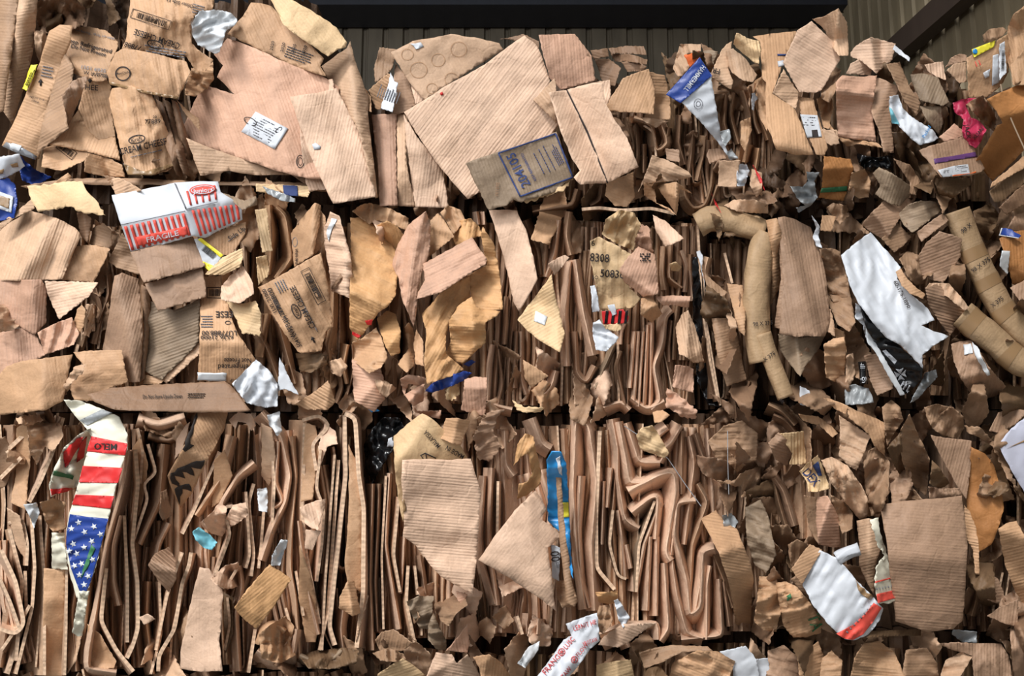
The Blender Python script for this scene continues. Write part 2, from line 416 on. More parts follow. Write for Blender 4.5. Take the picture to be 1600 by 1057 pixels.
# ================================================================ the building
def plain_mat(name, rgb, rough=.6, metal=0, noise_s=4, amt=.25, bump=0):
    m = bpy.data.materials.new(name); m.use_nodes = True; nt = m.node_tree; b = nt.nodes['Principled BSDF']
    g = N_(nt, 'ShaderNodeNewGeometry'); n1 = N_(nt, 'ShaderNodeTexNoise'); n1.inputs['Scale'].default_value = noise_s; n1.inputs['Detail'].default_value = 6
    mp = N_(nt, 'ShaderNodeMapping'); mp.inputs['Scale'].default_value = (3, 3, .5); nt.links.new(g.outputs['Position'], mp.inputs[0]); nt.links.new(mp.outputs[0], n1.inputs['Vector'])
    mr = N_(nt, 'ShaderNodeMapRange'); mr.inputs[3].default_value = 1 - amt; mr.inputs[4].default_value = 1 + amt; nt.links.new(n1.outputs[0], mr.inputs[0])
    vm = N_(nt, 'ShaderNodeVectorMath', operation='SCALE'); vm.inputs[0].default_value = srgb(rgb); nt.links.new(mr.outputs[0], vm.inputs['Scale']); nt.links.new(vm.outputs[0], b.inputs['Base Color'])
    b.inputs['Roughness'].default_value = rough; b.inputs['Metallic'].default_value = metal
    return m
WALL = plain_mat('ribbed_steel_cladding', (104, 95, 80), .55, .1, 5, .45)
STEEL = plain_mat('dark_painted_steel', (40, 42, 50), .5); CONC = plain_mat('concrete', (120, 116, 110), .85)
def box(name, lo, hi, m, **kw):
    x0, y0, z0 = lo; x1, y1, z1 = hi
    v = [Vector(c) for c in ((x0, y0, z0), (x1, y0, z0), (x1, y1, z0), (x0, y1, z0), (x0, y0, z1), (x1, y0, z1), (x1, y1, z1), (x0, y1, z1))]
    f = [(0, 3, 2, 1), (4, 5, 6, 7), (0, 1, 5, 4), (1, 2, 6, 5), (2, 3, 7, 6), (3, 0, 4, 7)]
    o = mesh_obj(name, v, f, m, smooth=False)
    for k, q in kw.items(): o[k] = q
    return o
YB, XR = 2.5, 2.62
ZT = P(800, -260, -YB).z; ZF = P(800, 1365, 0).z
# back wall: trapezoid ribs
def ribbed(name, pa, pb, z0, z1, nrm, pitch, lean=lambda t: 0):
    V, Fc = [], []; Lw = (pb - pa).length; u = (pb - pa) / Lw; n = int(Lw / pitch); k = 0
    for i in range(n):
        for a, dd in ((0, .0), (.62, .0), (.68, .028), (.80, .028), (.84, .018), (.90, .018), (.94, 0)):
            s = (i + a) * pitch
            for z, l in ((z0, lean(s)), (z1, 0)):
                V.append(pa + u * (s + l) + Vector((0, 0, z)) - nrm * dd)
    m = len(V) // 2
    for i in range(m - 1): Fc.append((2 * i, 2 * i + 2, 2 * i + 3, 2 * i + 1))
    o = mesh_obj(name, V, Fc, WALL, smooth=False); o['kind'] = 'structure'; return o
ribbed('wall_back', Vector((-4.2, YB, 0)), Vector((XR + .1, YB, 0)), ZF, ZT, Vector((0, -1, 0)), .168)
WALL = plain_mat('sunlit_side_cladding', (150, 136, 110), .55, .1, 5, .45)  # lighter cladding colour for the side walls, standing in for sunlight on them
ribbed('wall_left', Vector((-4.2, -1.2, 0)), Vector((-4.2, YB, 0)), ZF, ZT, Vector((1, 0, 0)), .14)
ribbed('wall_right', Vector((XR, YB, 0)), Vector((XR, -1.2, 0)), ZF, ZT, Vector((-1, 0, 0)), .14)
box('ceiling', (-4.2, -1.0, ZT), (XR + .1, YB + .1, ZT + .1), STEEL, kind='structure')
box('floor', (-4.2, -4.5, ZF - .1), (XR + .1, YB + .1, ZF), CONC, kind='structure')
# dark eaves beam across the top of the back wall
pb0 = P(800, 13, -(YB - .3))
box('trim_1', (-4.2, YB - .35, pb0.z), (XR, YB - .03, pb0.z + .42), STEEL, kind='structure')
# sloping girt across the right-hand wall
g0 = PX(1398, 92, XR - .04); g1 = PX(1530, -22, XR - .04); gd = (g1 - g0).normalized(); gu = Vector((0, -gd.z, gd.y)) * .075
if gu.z < 0: gu = -gu
V = []
for q in (g0 - gd * .3, g1 + gd * .8):
    for xx in (0, -.1):
        for s in (-1, 1): V.append(q + gu * s + Vector((xx, 0, 0)))
o = mesh_obj('trim_2', V, [(0, 1, 3, 2), (4, 6, 7, 5), (0, 4, 5, 1), (2, 3, 7, 6), (0, 2, 6, 4), (1, 5, 7, 3)], plain_mat('rusty_steel', (62, 50, 42), .6), smooth=False); o['kind'] = 'structure'

# ================================================================ the packed cores of the bales
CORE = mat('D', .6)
BALES = [('upper left', -150, 590, -40, 296), ('upper middle', 588, 1044, 92, 328), ('upper right', 1046, 1640, 108, 322),
         ('second-row left', -150, 544, 298, 641), ('second-row middle', 550, 1092, 330, 642), ('second-row right', 1104, 1660, 324, 637),
         ('third-row left', -150, 572, 643, 1043), ('third-row middle', 582, 1134, 644, 1011), ('third-row right', 1138, 1680, 639, 1001),
         ('bottom left', -150, 572, 1045, 1364), ('bottom middle', 582, 1134, 1013, 1364), ('bottom right', 1138, 1680, 1003, 1364)]
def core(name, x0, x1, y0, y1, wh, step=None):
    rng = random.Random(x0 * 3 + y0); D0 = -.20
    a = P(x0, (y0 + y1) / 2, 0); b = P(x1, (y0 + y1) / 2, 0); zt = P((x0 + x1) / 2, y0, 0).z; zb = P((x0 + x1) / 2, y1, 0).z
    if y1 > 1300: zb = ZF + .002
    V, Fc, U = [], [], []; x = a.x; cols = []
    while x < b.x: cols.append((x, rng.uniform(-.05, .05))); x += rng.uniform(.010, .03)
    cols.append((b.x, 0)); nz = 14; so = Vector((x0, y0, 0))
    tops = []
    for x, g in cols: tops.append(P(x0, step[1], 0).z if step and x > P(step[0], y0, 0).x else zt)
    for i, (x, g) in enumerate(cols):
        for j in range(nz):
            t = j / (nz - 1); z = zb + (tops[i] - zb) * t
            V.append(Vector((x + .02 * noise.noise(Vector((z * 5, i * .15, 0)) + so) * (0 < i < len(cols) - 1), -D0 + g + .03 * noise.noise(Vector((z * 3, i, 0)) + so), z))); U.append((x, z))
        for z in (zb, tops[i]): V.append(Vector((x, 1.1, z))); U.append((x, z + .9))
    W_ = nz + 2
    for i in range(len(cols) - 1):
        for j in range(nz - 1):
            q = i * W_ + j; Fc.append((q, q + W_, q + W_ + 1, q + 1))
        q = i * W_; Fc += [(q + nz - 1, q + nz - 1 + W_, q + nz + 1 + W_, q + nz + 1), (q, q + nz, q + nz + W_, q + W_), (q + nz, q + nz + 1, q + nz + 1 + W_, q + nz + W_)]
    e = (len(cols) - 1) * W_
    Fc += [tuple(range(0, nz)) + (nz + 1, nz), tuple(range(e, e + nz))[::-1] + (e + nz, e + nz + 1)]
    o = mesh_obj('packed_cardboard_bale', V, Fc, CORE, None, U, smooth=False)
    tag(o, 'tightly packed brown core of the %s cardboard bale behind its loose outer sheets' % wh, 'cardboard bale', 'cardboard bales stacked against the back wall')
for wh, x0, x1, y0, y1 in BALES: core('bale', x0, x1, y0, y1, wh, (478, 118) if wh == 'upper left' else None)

# ================================================================ edge-on folded sheets
RS = random.Random(4)
STR = {}
def strips(tile, where, data, group, cols='TPN', D=.16):
    """traced folds: kind,width,lean: path"""
    rng = random.Random(zlib.crc32(where.encode()))
    for ln in data.strip().split('\n'):
        hd, pth = ln.split(':'); a = hd.split(','); kind = a[0].strip(); w_ = float(a[1]); lean = float(a[2]); col = a[3].strip() if len(a) > 3 else rng.choice(cols); d = float(a[4]) if len(a) > 4 else rng.uniform(-.01, .035)
        kk = TL[tile][2]
        if kind == 'f' and w_ <= 26: kind = 'e' if (tile in ('C1', 'C2') and 'left' in where and rng.random() < .5) else 'v'; lean *= 1.6; w_ *= (.6 if kind == 'e' else .9)
        strip(pts(tile, pth), kind, w_ / kk, lean / kk, d, D, col, 'folded_cardboard_sheet',
              'folded brown cardboard sheet wedged on edge among many in the %s' % where, group, rng, th=max(2., w_ / kk if kind == 'e' else 2))
def filler(where, x0, x1, y0, y1, n, group, cols='TNPM', wmin=6, wmax=16, dlo=-.12, dhi=0., kink=10, efrac=.25, hair=.25, shorts=.35, name='folded_cardboard_sheet'):
    rng = random.Random(zlib.crc32(('f' + where + str(x0)).encode()))
    order = list(range(n)); rng.shuffle(order)
    for i in order:
        x = x0 + (x1 - x0) * (i + rng.uniform(.1, .9)) / n; a, b = y0 + rng.uniform(0, 12), y1 - rng.uniform(0, 12)
        if rng.random() < shorts:
            m = rng.uniform(a, b - 60); a, b = m, min(b, m + rng.uniform(80, 220))
        kind = 'e' if rng.random() < efrac else rng.choice('fvv'); w_ = rng.uniform(wmin, wmax)
        nr = 1 if kind == 'e' else rng.choice((1, 2, 3, 3, 4))
        k = rng.randint(1, 3); dr = rng.uniform(-16, 16); p = []; hw = w_ * nr / 2 + 2
        for j in range(k + 1):
            t = j / k; p.append((min(x1 - hw, max(x0 + hw, x + dr * (t - .5) + rng.uniform(-kink, kink))), a + (b - a) * t))
        if nr == 1 and rng.random() < hair:
            s = rng.choice((-1, 1)); g = rng.uniform(8, 15) * s; L = rng.uniform(.2, .7) * (b - a)
            if rng.random() < .6: p += [(p[-1][0] + g, p[-1][1] + 2), (p[-1][0] + g * 1.1 + rng.uniform(-5, 5), p[-1][1] - L)]
            else: p = [(p[0][0] + g * 1.1 + rng.uniform(-5, 5), p[0][1] + L), (p[0][0] + g, p[0][1])] + p
        ar = sum(math.dist(u, v) for u, v in zip(p, p[1:])) * (w_ * nr if kind != 'e' else 12)
        DEFER.append((ar, i, (p, kind, w_, rng.choice((-1, 1)) * rng.uniform(5, 16), rng.uniform(dlo, dhi), .15, rng.choice(cols), name,
              'folded brown cardboard sheet wedged on edge among many in the %s' % where, group), rng.random(), rng.uniform(2, 3.6), nr))
def flush_filler():
    DEFER.sort(key=lambda t: -t[0]); room = 300 - TR[0]; agg = dict(V=[], U=[], F=[], M=[], m=[])
    for k, (ar, i, a, sd_, th, nr) in enumerate(DEFER): strip(*a, random.Random(sd_), th=th, nr=nr, agg=None if k < room else agg)
    o = mesh_obj('folded_cardboard_sheet', agg['V'], agg['F'], agg['M'][0], None, agg['U'], mats=agg['M'][1:], fm=agg['m'], smooth=False)
    tag(o, 'countless narrow brown cardboard edges packed between the larger folded sheets of all the bales', 'cardboard', None, 'stuff')
def scraps(where, boxes, n, group, cols, smin, smax, dlo, dhi, cr=.9, wr=.9, asp=2.0, name='crumpled_cardboard_scrap', up=90):
    """loose crumpled pieces pressed into a bale face; boxes are pixel rectangles"""
    rng = random.Random(zlib.crc32(('s' + where + str(boxes[0])).encode())); area = [(b[2] - b[0]) * (b[3] - b[1]) for b in boxes]
    done = []; n = int(n * .8)
    for i in range(n):
        best = None
        for t in range(6):
            b = rng.choices(boxes, area)[0]; c = (rng.uniform(b[0], b[2]), rng.uniform(b[1], b[3]))
            m = min([math.dist(c, q) for q in done] or [99])
            if best is None or m > best[0]: best = (m, c)
        c = best[1]; done.append(c)
        r = rng.uniform(smin, smax) * 1.15; a = math.radians(up + rng.gauss(0, 30)); k = rng.choice((3, 4, 4, 5, 5)); s = rng.uniform(1.1, asp); poly = []
        for j in range(k):
            f = (j + rng.uniform(-.3, .3)) / k * 6.2832; q = r * rng.uniform(.85, 1.3); x, y = q * math.cos(f) * s, q * math.sin(f) / s ** .5
            poly.append((c[0] + x * math.cos(a) - y * math.sin(a), c[1] - x * math.sin(a) - y * math.cos(a)))
        Sheet('G', name, 'crumpled brown cardboard scrap among many squashed into the %s' % where, poly, rng.uniform(dlo, dhi) - .035, rng.choice(cols), cr=cr * rng.uniform(.5, 1.3), n=rng.randint(2, 5), wr=wr * rng.choice((.4, .8, 1.3, 1.8)), torn=1.4, group=group, seed=i, fl=.25, step=4,
              tilt=(rng.uniform(-.12, .12), rng.uniform(-.14, .07)))
GS = {k: 'folded sheets edge-on in the ' + k for k in ('upper middle bale', 'upper right bale', 'upper left bale', 'second-row left bale', 'second-row middle bale', 'second-row right bale', 'third-row left bale', 'third-row middle bale', 'third-row right bale', 'bottom row of bales')}
GC = {k: 'crumpled scraps in the ' + k.replace('bale', 'bale') for k in GS}
# ---------------------------------------------------------------- third row, left bale
strips('C1', 'third-row left bale', '''
e,12,30:240,80 205,200 150,330 112,400
e,12,20:118,440 132,650 122,800 60,1050
e,12,70,T:150,450 168,700 168,1055
e,10,12:252,650 250,880 245,1055
f,26,-10,P,.05:488,205 470,330 405,560 365,800 335,960 330,1030 440,1045
e,14,14,P,.06:512,200 522,330 500,560 520,700 522,880 500,950 480,990
f,20,8,P,.05:458,450 432,560 430,700 452,790
e,12,12,P,.05:470,450 482,700 482,930
e,14,20,P,.05:402,650 382,850 440,960 505,1040
e,10,10:560,180 592,290 542,330 560,385 500,560
f,22,10:622,180 602,400 560,490 530,560
e,14,-12,P,.04:722,590 715,640 690,700 660,880 600,980 598,1040
f,18,10:690,590 632,750 590,960
e,10,14:832,210 790,300 735,430 690,520
f,22,-12:882,150 842,300 740,450
f,20,6,P,.05:962,250 900,300 840,400 832,510 790,500 765,470
f,18,6,P,.05:880,415 842,420 872,520 835,620 808,690 850,730 902,640
e,12,12:960,330 940,400 960,600 950,680
e,10,12:930,360 945,600 930,650
f,22,8,P:905,640 915,720 890,830 905,1040
e,12,8:965,880 940,1045
f,24,10,P,.05:5,580 60,700 92,860 60,900 0,880
f,20,8,P,.04:0,690 40,780 75,880
f,26,10:20,210 95,140 150,110
e,14,12:0,310 80,230
f,20,12:30,480 85,460 105,560 100,640
e,12,10:5,960 80,850 112,790
f,16,8:560,700 552,850 580,1050
e,10,8:602,700 610,900 570,1050
e,14,30,T:35,500 85,700 60,1000
e,12,10,P:95,660 100,820 30,1050
f,22,-8:300,650 270,820 290,1040
f,16,8:640,480 600,560 590,640
f,18,8:520,120 540,200 530,330
e,9,8,N:680,760 650,900 640,1050
e,9,8,N:860,760 870,860 850,960
''', GS['third-row left bale'])
strips('C2', 'third-row left bale', '''
f,24,10,P,.04:20,60 95,150 130,300 112,400 60,500 20,620
f,20,10,P,.03:85,170 72,330 105,400 70,420
f,18,8,T,.02:135,150 152,300 135,500 130,650 150,760 165,990
e,14,55,T,.0:185,90 175,420 182,560 240,860
f,18,-6,P,.04:160,470 188,700 238,900
e,14,16,P,.04:335,70 340,300 302,650 278,870 300,940
f,16,8,P:245,200 228,350 258,420 250,560 230,700
f,14,8,N:298,220 262,700 250,960
e,12,8,B:312,240 290,560 270,820 240,960
e,16,-20,P,.06:335,65 375,80 388,300 407,420 405,740 380,950
f,20,8,P,.03:175,90 240,70 280,110 212,180 228,280
e,10,8:150,660 180,830
e,10,8,B:112,800 140,900 100,960
f,30,10,K,.06:10,940 30,880 70,860 110,890
f,26,10,P,.05:5,960 60,1000 140,985 155,880
f,30,0,G,.04:165,980 230,1010 300,990 325,960
f,22,8,P:330,800 320,880 330,960
f,16,6,P,.04:60,200 70,330 60,520
e,10,10,N:30,430 20,560 10,650
''', GS['third-row left bale'])
filler('third-row left bale', -25, 570, 662, 1046, 52, GS['third-row left bale'], 'TNMP', 7, 17, -.13, -.02)
strips('C1', 'third-row left bale', '''
f,30,10,B,.02:60,75 110,90 170,85
f,40,10,P,.01:520,85 600,110 700,80
f,30,8,B,-.01:560,150 640,170 690,140
''', GS['third-row left bale'])
scraps('third-row left bale', [(215, 985, 300, 1050), (415, 1010, 560, 1050), (0, 660, 90, 690), (215, 650, 310, 690), (480, 640, 560, 668)], 16, GC['third-row left bale'], 'TMB', 14, 26, -.02, .02)

# ---------------------------------------------------------------- third row, middle bale
strips('C2', 'third-row middle bale', '''
f,16,8,N:442,330 430,700 445,960
f,16,8,N:466,330 450,700 460,890
e,8,8,N:492,300 475,600 482,880
f,14,8,P:506,290 490,560 522,750 545,880
e,10,10,T:540,380 520,600 545,740
f,16,6,P:562,530 550,745
e,12,10,T:575,640 568,780 600,930
e,10,8:600,640 612,750
f,14,6:620,600 642,750
f,20,10,P:862,300 850,500 855,620 905,785
f,18,8,P:892,270 880,560 912,790
e,10,-10:915,320 912,520
f,24,8,P:940,130 945,260 975,300
''', GS['third-row middle bale'])
strips('C3', 'third-row middle bale', '''
v,30,10,P,.04:78,80 112,180 145,200
f,26,-10,P,.04:242,85 230,350 245,600 275,805
f,26,12,P,.04:262,90 290,110 320,320 300,560 312,810
f,22,8,P,.03:258,300 250,500 262,700 292,800
e,14,14,B,.02:332,130 318,450 320,650 388,730
f,14,6,P:346,320 340,560
f,16,8,P:376,270 360,420
f,14,8,N:392,280 380,440
f,18,10,P,.04:378,85 400,200 398,300 428,470 480,500
v,30,24,P,.05:402,95 430,240 445,330 530,320
f,24,12,P,.04:432,100 480,250 560,250
v,30,22,P,.06:440,360 560,295 612,285 620,360 580,590 600,622
f,22,18,P,.05:452,440 530,378 552,382 542,540
f,22,8,P,.04:560,400 500,560 468,740
e,10,14,G,.05:540,395 480,560 470,740
f,20,8,P,.03:600,300 622,380 602,600
v,26,14,P,.05:695,395 625,400 612,530 662,700 672,830 712,800 722,590
f,20,8,P,.05:522,530 510,810
f,20,8,P,.05:546,530 546,830
f,26,10,P,.05:575,630 592,880 560,925
f,20,10,P,.05:605,620 622,750 662,900 722,915
f,20,8,N:642,130 640,370
f,18,8,P:668,150 690,250 652,560
f,20,8,N:692,140 742,290
f,18,8,T:700,330 740,400 682,560 668,830
v,30,16,P,.05:765,575 722,585 715,680 690,830
f,22,10,P,.05:750,640 738,700 735,920
f,20,8,P,.04:782,690 795,905 640,920
f,18,8,N:800,700 822,870
f,18,8,M:835,800 802,700 762,600
e,10,10,B:382,430 368,560 400,680 432,690
f,16,8,P:402,430 420,560 430,690
f,16,8,P:432,560 452,650
v,26,8,P,.05:330,900 430,860 550,855 552,920
f,22,6,P,.04:340,940 420,900 440,950
f,18,6,P:100,840 95,900
f,18,6,P:60,820 55,900
e,10,14,P:20,830 40,900
f,26,8,P,.03:640,110 600,180 540,220
f,20,8,P,.03:610,150 560,250
f,20,8,P,.03:590,120 540,160
''', GS['third-row middle bale'])
filler('third-row middle bale', 584, 1128, 662, 1000, 50, GS['third-row middle bale'], 'PNTM', 7, 15, -.13, -.02, kink=7)
scraps('third-row middle bale', [(640, 920, 760, 1000), (760, 900, 850, 1000), (700, 655, 790, 700)], 14, GC['third-row middle bale'], 'TBMP', 14, 26, -.02, .03)

# ---------------------------------------------------------------- second row, middle bale
strips('B3', 'second-row middle bale', '''
f,22,14,T:152,140 150,390
f,22,12,P,.03:215,130 192,290 155,390
f,20,10,T,.03:262,90 248,200 270,290
v,26,20,P,.05:290,310 328,560 372,750
f,24,10,P,.04:268,320 240,560 252,800
v,24,14,N,.02:290,640 295,830 340,880 382,800
e,14,0,B,.06:320,80 400,72 500,85 640,75 745,100
f,24,14,G:470,700 382,900
f,18,8,P:522,600 502,640 500,700
f,20,10,P,.03:562,640 542,900
f,18,8,P,.03:582,640 562,960
f,18,8,P,.03:602,640 582,985
f,18,8,P,.03:622,610 602,985
f,18,8,P,.03:642,600 632,990
v,28,16,P,.04:735,545 702,570 690,700 650,800 682,960 640,1000
f,18,8,N:732,590 720,700 722,780
f,18,8,B:502,730 480,800 520,980
f,14,8,N:532,700 530,990
e,12,20,B,.0:850,120 868,480 905,760 945,960
e,8,14,D,.01:872,300 892,600 955,980
f,22,8,P:42,640 40,860 65,930
f,20,8,N:20,640 10,900
v,28,10,P,.03:545,945 620,1000 700,960
v,24,8,P,.02:420,990 500,960 540,1000
f,20,8,P,.02:200,820 180,900 120,950
f,18,8,T:700,250 690,380 700,450
f,18,8,T:730,240 720,400 780,440
f,18,8,P:770,270 800,350 790,460
f,18,8,P:815,360 830,500
f,18,8,B:60,130 120,280 130,380
f,20,10,T:180,130 170,260
''', GS['second-row middle bale'])
strips('B2', 'second-row middle bale', '''
f,18,8,P:1082,700 1070,800 1062,960
f,18,8,N:1112,720 1132,880 1110,975
f,16,8,T:1150,480 1140,700
f,16,8,P:1010,90 1020,150
f,16,8,P:1045,90 1050,150
v,24,8,P,.03:1062,960 1110,985 1174,1000
''', GS['second-row middle bale'])
filler('second-row middle bale', 750, 1092, 345, 636, 36, GS['second-row middle bale'], 'PNTM', 6, 14, -.12, -.02, kink=6)
filler('second-row middle bale', 552, 750, 345, 636, 12, GS['second-row middle bale'], 'TNKM', 8, 18, -.14, -.05, kink=10)
scraps('second-row middle bale', [(745, 560, 960, 636), (780, 340, 900, 380), (560, 570, 740, 636), (560, 330, 740, 360)], 26, GC['second-row middle bale'], 'TPKM', 14, 26, -.03, .03)

# ---------------------------------------------------------------- second row, left bale
strips('B2', 'second-row left bale', '''
f,18,10,K,.04:62,60 75,200 60,380
v,26,14,K,.04:92,70 135,110 165,310 90,400
f,20,8,T,.03:10,640 60,740 105,870
f,18,8,K,.02:60,560 30,760
f,20,8,T,.02:90,560 130,700 180,880
e,9,10,P,.04:215,130 232,300
f,24,10,K,.03:350,620 330,700 340,800
f,22,8,K,.04:420,700 400,800 420,880
f,18,8,B:380,800 400,900 370,970
f,16,8,B:440,700 450,820 420,930
''', GS['second-row left bale'])
strips('B1', 'second-row left bale', '''
f,26,10,B:490,380 500,470 450,600
f,26,10,B:440,440 470,540 440,700
f,22,8,M:400,540 400,640 370,730
e,10,8,T:360,700 350,740
f,26,10,T:430,520 435,640
e,10,12,B:470,560 450,720
''', GS['second-row left bale'])
filler('second-row left bale', 120, 545, 350, 630, 30, GS['second-row left bale'], 'TNKMB', 7, 16, -.13, -.03, kink=8)
scraps('second-row left bale', [(440, 540, 545, 634), (380, 300, 480, 350), (130, 360, 180, 540)], 18, GC['second-row left bale'], 'TKBM', 13, 26, -.03, .03)

# ---------------------------------------------------------------- second row, right bale
strips('B3', 'second-row right bale', '''
e,12,12,M:975,280 1010,420
f,24,10,T:900,300 880,370 945,500
f,22,8,B:1090,870 1060,960 1090,1020
f,18,8,B:1020,930 1030,1040
''', GS['second-row right bale'])
filler('second-row right bale', 1104, 1175, 370, 625, 10, GS['second-row right bale'], 'NMB', 7, 16, -.12, -.03)
filler('second-row right bale', 1200, 1660, 345, 628, 16, GS['second-row right bale'], 'NMBQ', 8, 18, -.16, -.07)
scraps('second-row right bale', [(1270, 330, 1420, 400), (1260, 400, 1340, 620), (1340, 520, 1440, 625), (1420, 330, 1500, 480), (1430, 500, 1620, 630), (1540, 330, 1620, 500), (1110, 350, 1180, 620)], 60, GC['second-row right bale'], 'MQBMB', 14, 34, -.07, .03, cr=1.1, wr=1.2)

# ---------------------------------------------------------------- third row, right bale
filler('third-row right bale', 1115, 1330, 660, 990, 22, GS['third-row right bale'], 'NMBT', 8, 18, -.13, -.03, kink=10)
filler('third-row right bale', 1470, 1660, 690, 990, 14, GS['third-row right bale'], 'NMBT', 8, 18, -.13, -.03, kink=10)
scraps('third-row right bale', [(1115, 650, 1200, 760), (1120, 700, 1240, 860), (1180, 640, 1480, 700), (1200, 850, 1330, 990), (1180, 960, 1360, 1000), (1500, 850, 1620, 990), (1540, 680, 1620, 860), (1340, 700, 1400, 800)], 72, GC['third-row right bale'], 'MQBMBN', 14, 34, -.07, .03, cr=1.1, wr=1.2)
strips('C4', 'third-row right bale', '''
f,24,8,M:0,30 60,60 100,110
f,24,8,B:20,70 70,90 105,140
f,20,8,M:10,260 40,400 70,500
v,24,10,N,.03:0,270 60,360 100,490
f,22,8,M:780,640 790,760 770,830
v,26,10,M:850,640 840,700 900,790
''', GS['third-row right bale'])

# ---------------------------------------------------------------- top row
filler('upper left bale', 60, 330, 60, 285, 12, GS['upper left bale'], 'QBMD', 8, 18, -.15, -.07)
filler('upper middle bale', 590, 1040, 140, 318, 20, GS['upper middle bale'], 'BMDQ', 7, 14, -.14, -.05)
strips('A3', 'upper middle bale', '''
f,22,10,M,.02:560,570 590,700 585,820
f,22,8,B,.02:600,600 610,760 580,900
e,10,10,M,.02:640,610 690,640 700,760
f,20,8,T,.03:590,580 680,610 700,740 760,700 720,590
f,20,8,M:640,700 640,840
f,20,8,M:830,820 840,960 880,1020 940,1000 970,900 980,800
f,20,8,B:870,700 880,900 920,880
f,16,8,M:760,620 740,740
f,20,8,B:320,920 300,1000 100,1030
f,20,8,B:440,900 430,980 380,1000
''', GS['upper middle bale'])
strips('A3', 'upper right bale', '''
f,20,8,M:940,660 930,760 900,880
f,20,8,B:880,640 870,760 850,900
f,22,8,B,.02:1040,460 1030,600 1060,700
f,20,8,M,.02:1080,450 1060,560 1100,700
f,18,8,T,.03:1120,440 1160,560 1150,700
f,16,8,K,.03:1150,700 1130,790
f,18,8,T,.03:1200,650 1180,600 1170,480
f,18,8,K,.02:1230,380 1180,500 1244,680
f,24,8,M:1000,900 960,1010
f,22,10,K,.02:1200,720 1170,900 1220,960
f,18,8,B:820,560 810,700 840,800
''', GS['upper right bale'])
filler('upper right bale', 1048, 1215, 130, 318, 22, GS['upper right bale'], 'NMBTQ', 6, 14, -.12, -.03, kink=6)
filler('upper right bale', 1215, 1540, 130, 318, 14, GS['upper right bale'], 'MBQ', 8, 16, -.15, -.07)
scraps('upper right bale', [(1200, 240, 1330, 325), (1330, 190, 1480, 320), (1370, 110, 1500, 220), (1060, 100, 1200, 180), (1060, 240, 1200, 320)], 52, GC['upper right bale'], 'MQBBD', 14, 32, -.06, .03, cr=1.1, wr=1.2)
scraps('upper middle bale', [(790, 290, 1010, 322), (960, 200, 1040, 320), (590, 300, 720, 322)], 14, GC['upper middle bale'], 'MQB', 13, 24, -.06, .0, cr=1.1, wr=1.2)
scraps('upper left bale', [(60, 0, 140, 50), (170, 0, 230, 60), (60, 240, 130, 280), (180, 250, 330, 290)], 14, GC['upper left bale'], 'QDM', 14, 26, -.06, .0, cr=1.1, wr=1.2)

# ---------------------------------------------------------------- bottom row, just its top edge in view
filler('bottom row of bales', -20, 570, 1046, 1130, 20, GS['bottom row of bales'], 'NMTB', 8, 18, -.1, -.02, hair=.2, shorts=0)
filler('bottom row of bales', 585, 1130, 1014, 1130, 18, GS['bottom row of bales'], 'NMBQ', 8, 18, -.12, -.05, hair=.2, shorts=0)
filler('bottom row of bales', 1118, 1660, 1004, 1130, 18, GS['bottom row of bales'], 'NMBQ', 8, 18, -.12, -.05, hair=.2, shorts=0)
scraps('bottom row of bales', [(590, 1015, 1190, 1060), (1190, 990, 1620, 1010), (1480, 1010, 1620, 1060)], 26, GC['bottom row of bales'], 'MQTB', 16, 30, -.05, .02, cr=1.1, wr=1.)

flush_filler()
# ================================================================ TOP ROW, large loose pieces
def logo_oval(s, tile, cx, cy, w_, ang):
    ring(s, tile, cx, cy, w_, w_ * .5, ang, w_ * .12, 'ink', 'printed_oval'); text(s, tile, 'Kraft', cx, cy, w_ * .42, ang, wid=w_ * 1.3)
def lines(s, tile, cx, cy, w_, h_, n, ang, col='greyink', rng=None):
    """rows of small print"""
    rng = random.Random(int(cx + cy)); ps = []
    for i in range(n):
        y = h_ / 2 - h_ * (i + .5) / n; x = -w_ / 2; e = w_ / 2 * rng.uniform(.5, 1)
        while x < e:
            l = rng.uniform(.05, .16) * w_; c = off_c(cx, cy, x + l / 2, y, ang); ps.append(rect(c[0], c[1], l * .85, h_ / n * .42, ang)); x += l
    s.patch(tile, 'small_print', [gp(tile, p) for p in ps], col, off=.003)
def arrow(s, tile, cx, cy, L, ang, col='ink'):
    w_ = L * .5; pl = [(-w_ * .25, -L / 2), (w_ * .25, -L / 2), (w_ * .25, 0), (w_ * .75, 0), (0, L / 2), (-w_ * .75, 0), (-w_ * .25, 0)]
    s.patch(tile, 'printed_arrow', [gp(tile, [off_c(cx, cy, x, y, ang) for x, y in pl])], col, off=.003)

S('A1', 'cardboard_sheet', 'tall dark tan board panel standing at the far left end of the top row', '-30,-20 95,-20 60,250 20,540 -30,560', .10, 'M', ang=85, folds=[(40, -10, 10, 500, .5)])
S('A1', 'cardboard_sheet', 'narrow tan flattened board just right of the leftmost top-row panel', '92,-20 182,-20 170,150 160,260 120,420 60,610 15,540 60,250', .06, 'T', ang=100, folds=[(120, 0, 60, 480, .6)])
S('A1', 'crushed_box', 'dark brown crumpled box paper at the very top left above the tube', '180,10 240,-15 330,-15 400,10 418,60 405,125 330,150 250,175 190,150 172,80', .04, 'B', cr=1.2, wr=2.6, n=6, torn=2)
S('A1', 'crumpled_paper', 'small pale crushed paper at top left below the dark crumpled box', '165,150 220,150 240,200 210,260 190,300 170,240', .05, 'T', cr=1., wr=1.5)
s = S('A1', 'cardboard_sheet', 'tan box panel printed Keep Refrigerated Do Not Freeze at upper left', '350,125 440,130 520,150 575,205 570,240 540,300 520,390 470,400 400,375 340,350 300,250', .08, 'K', cr=.08, bend=(80, .02), ang=20)
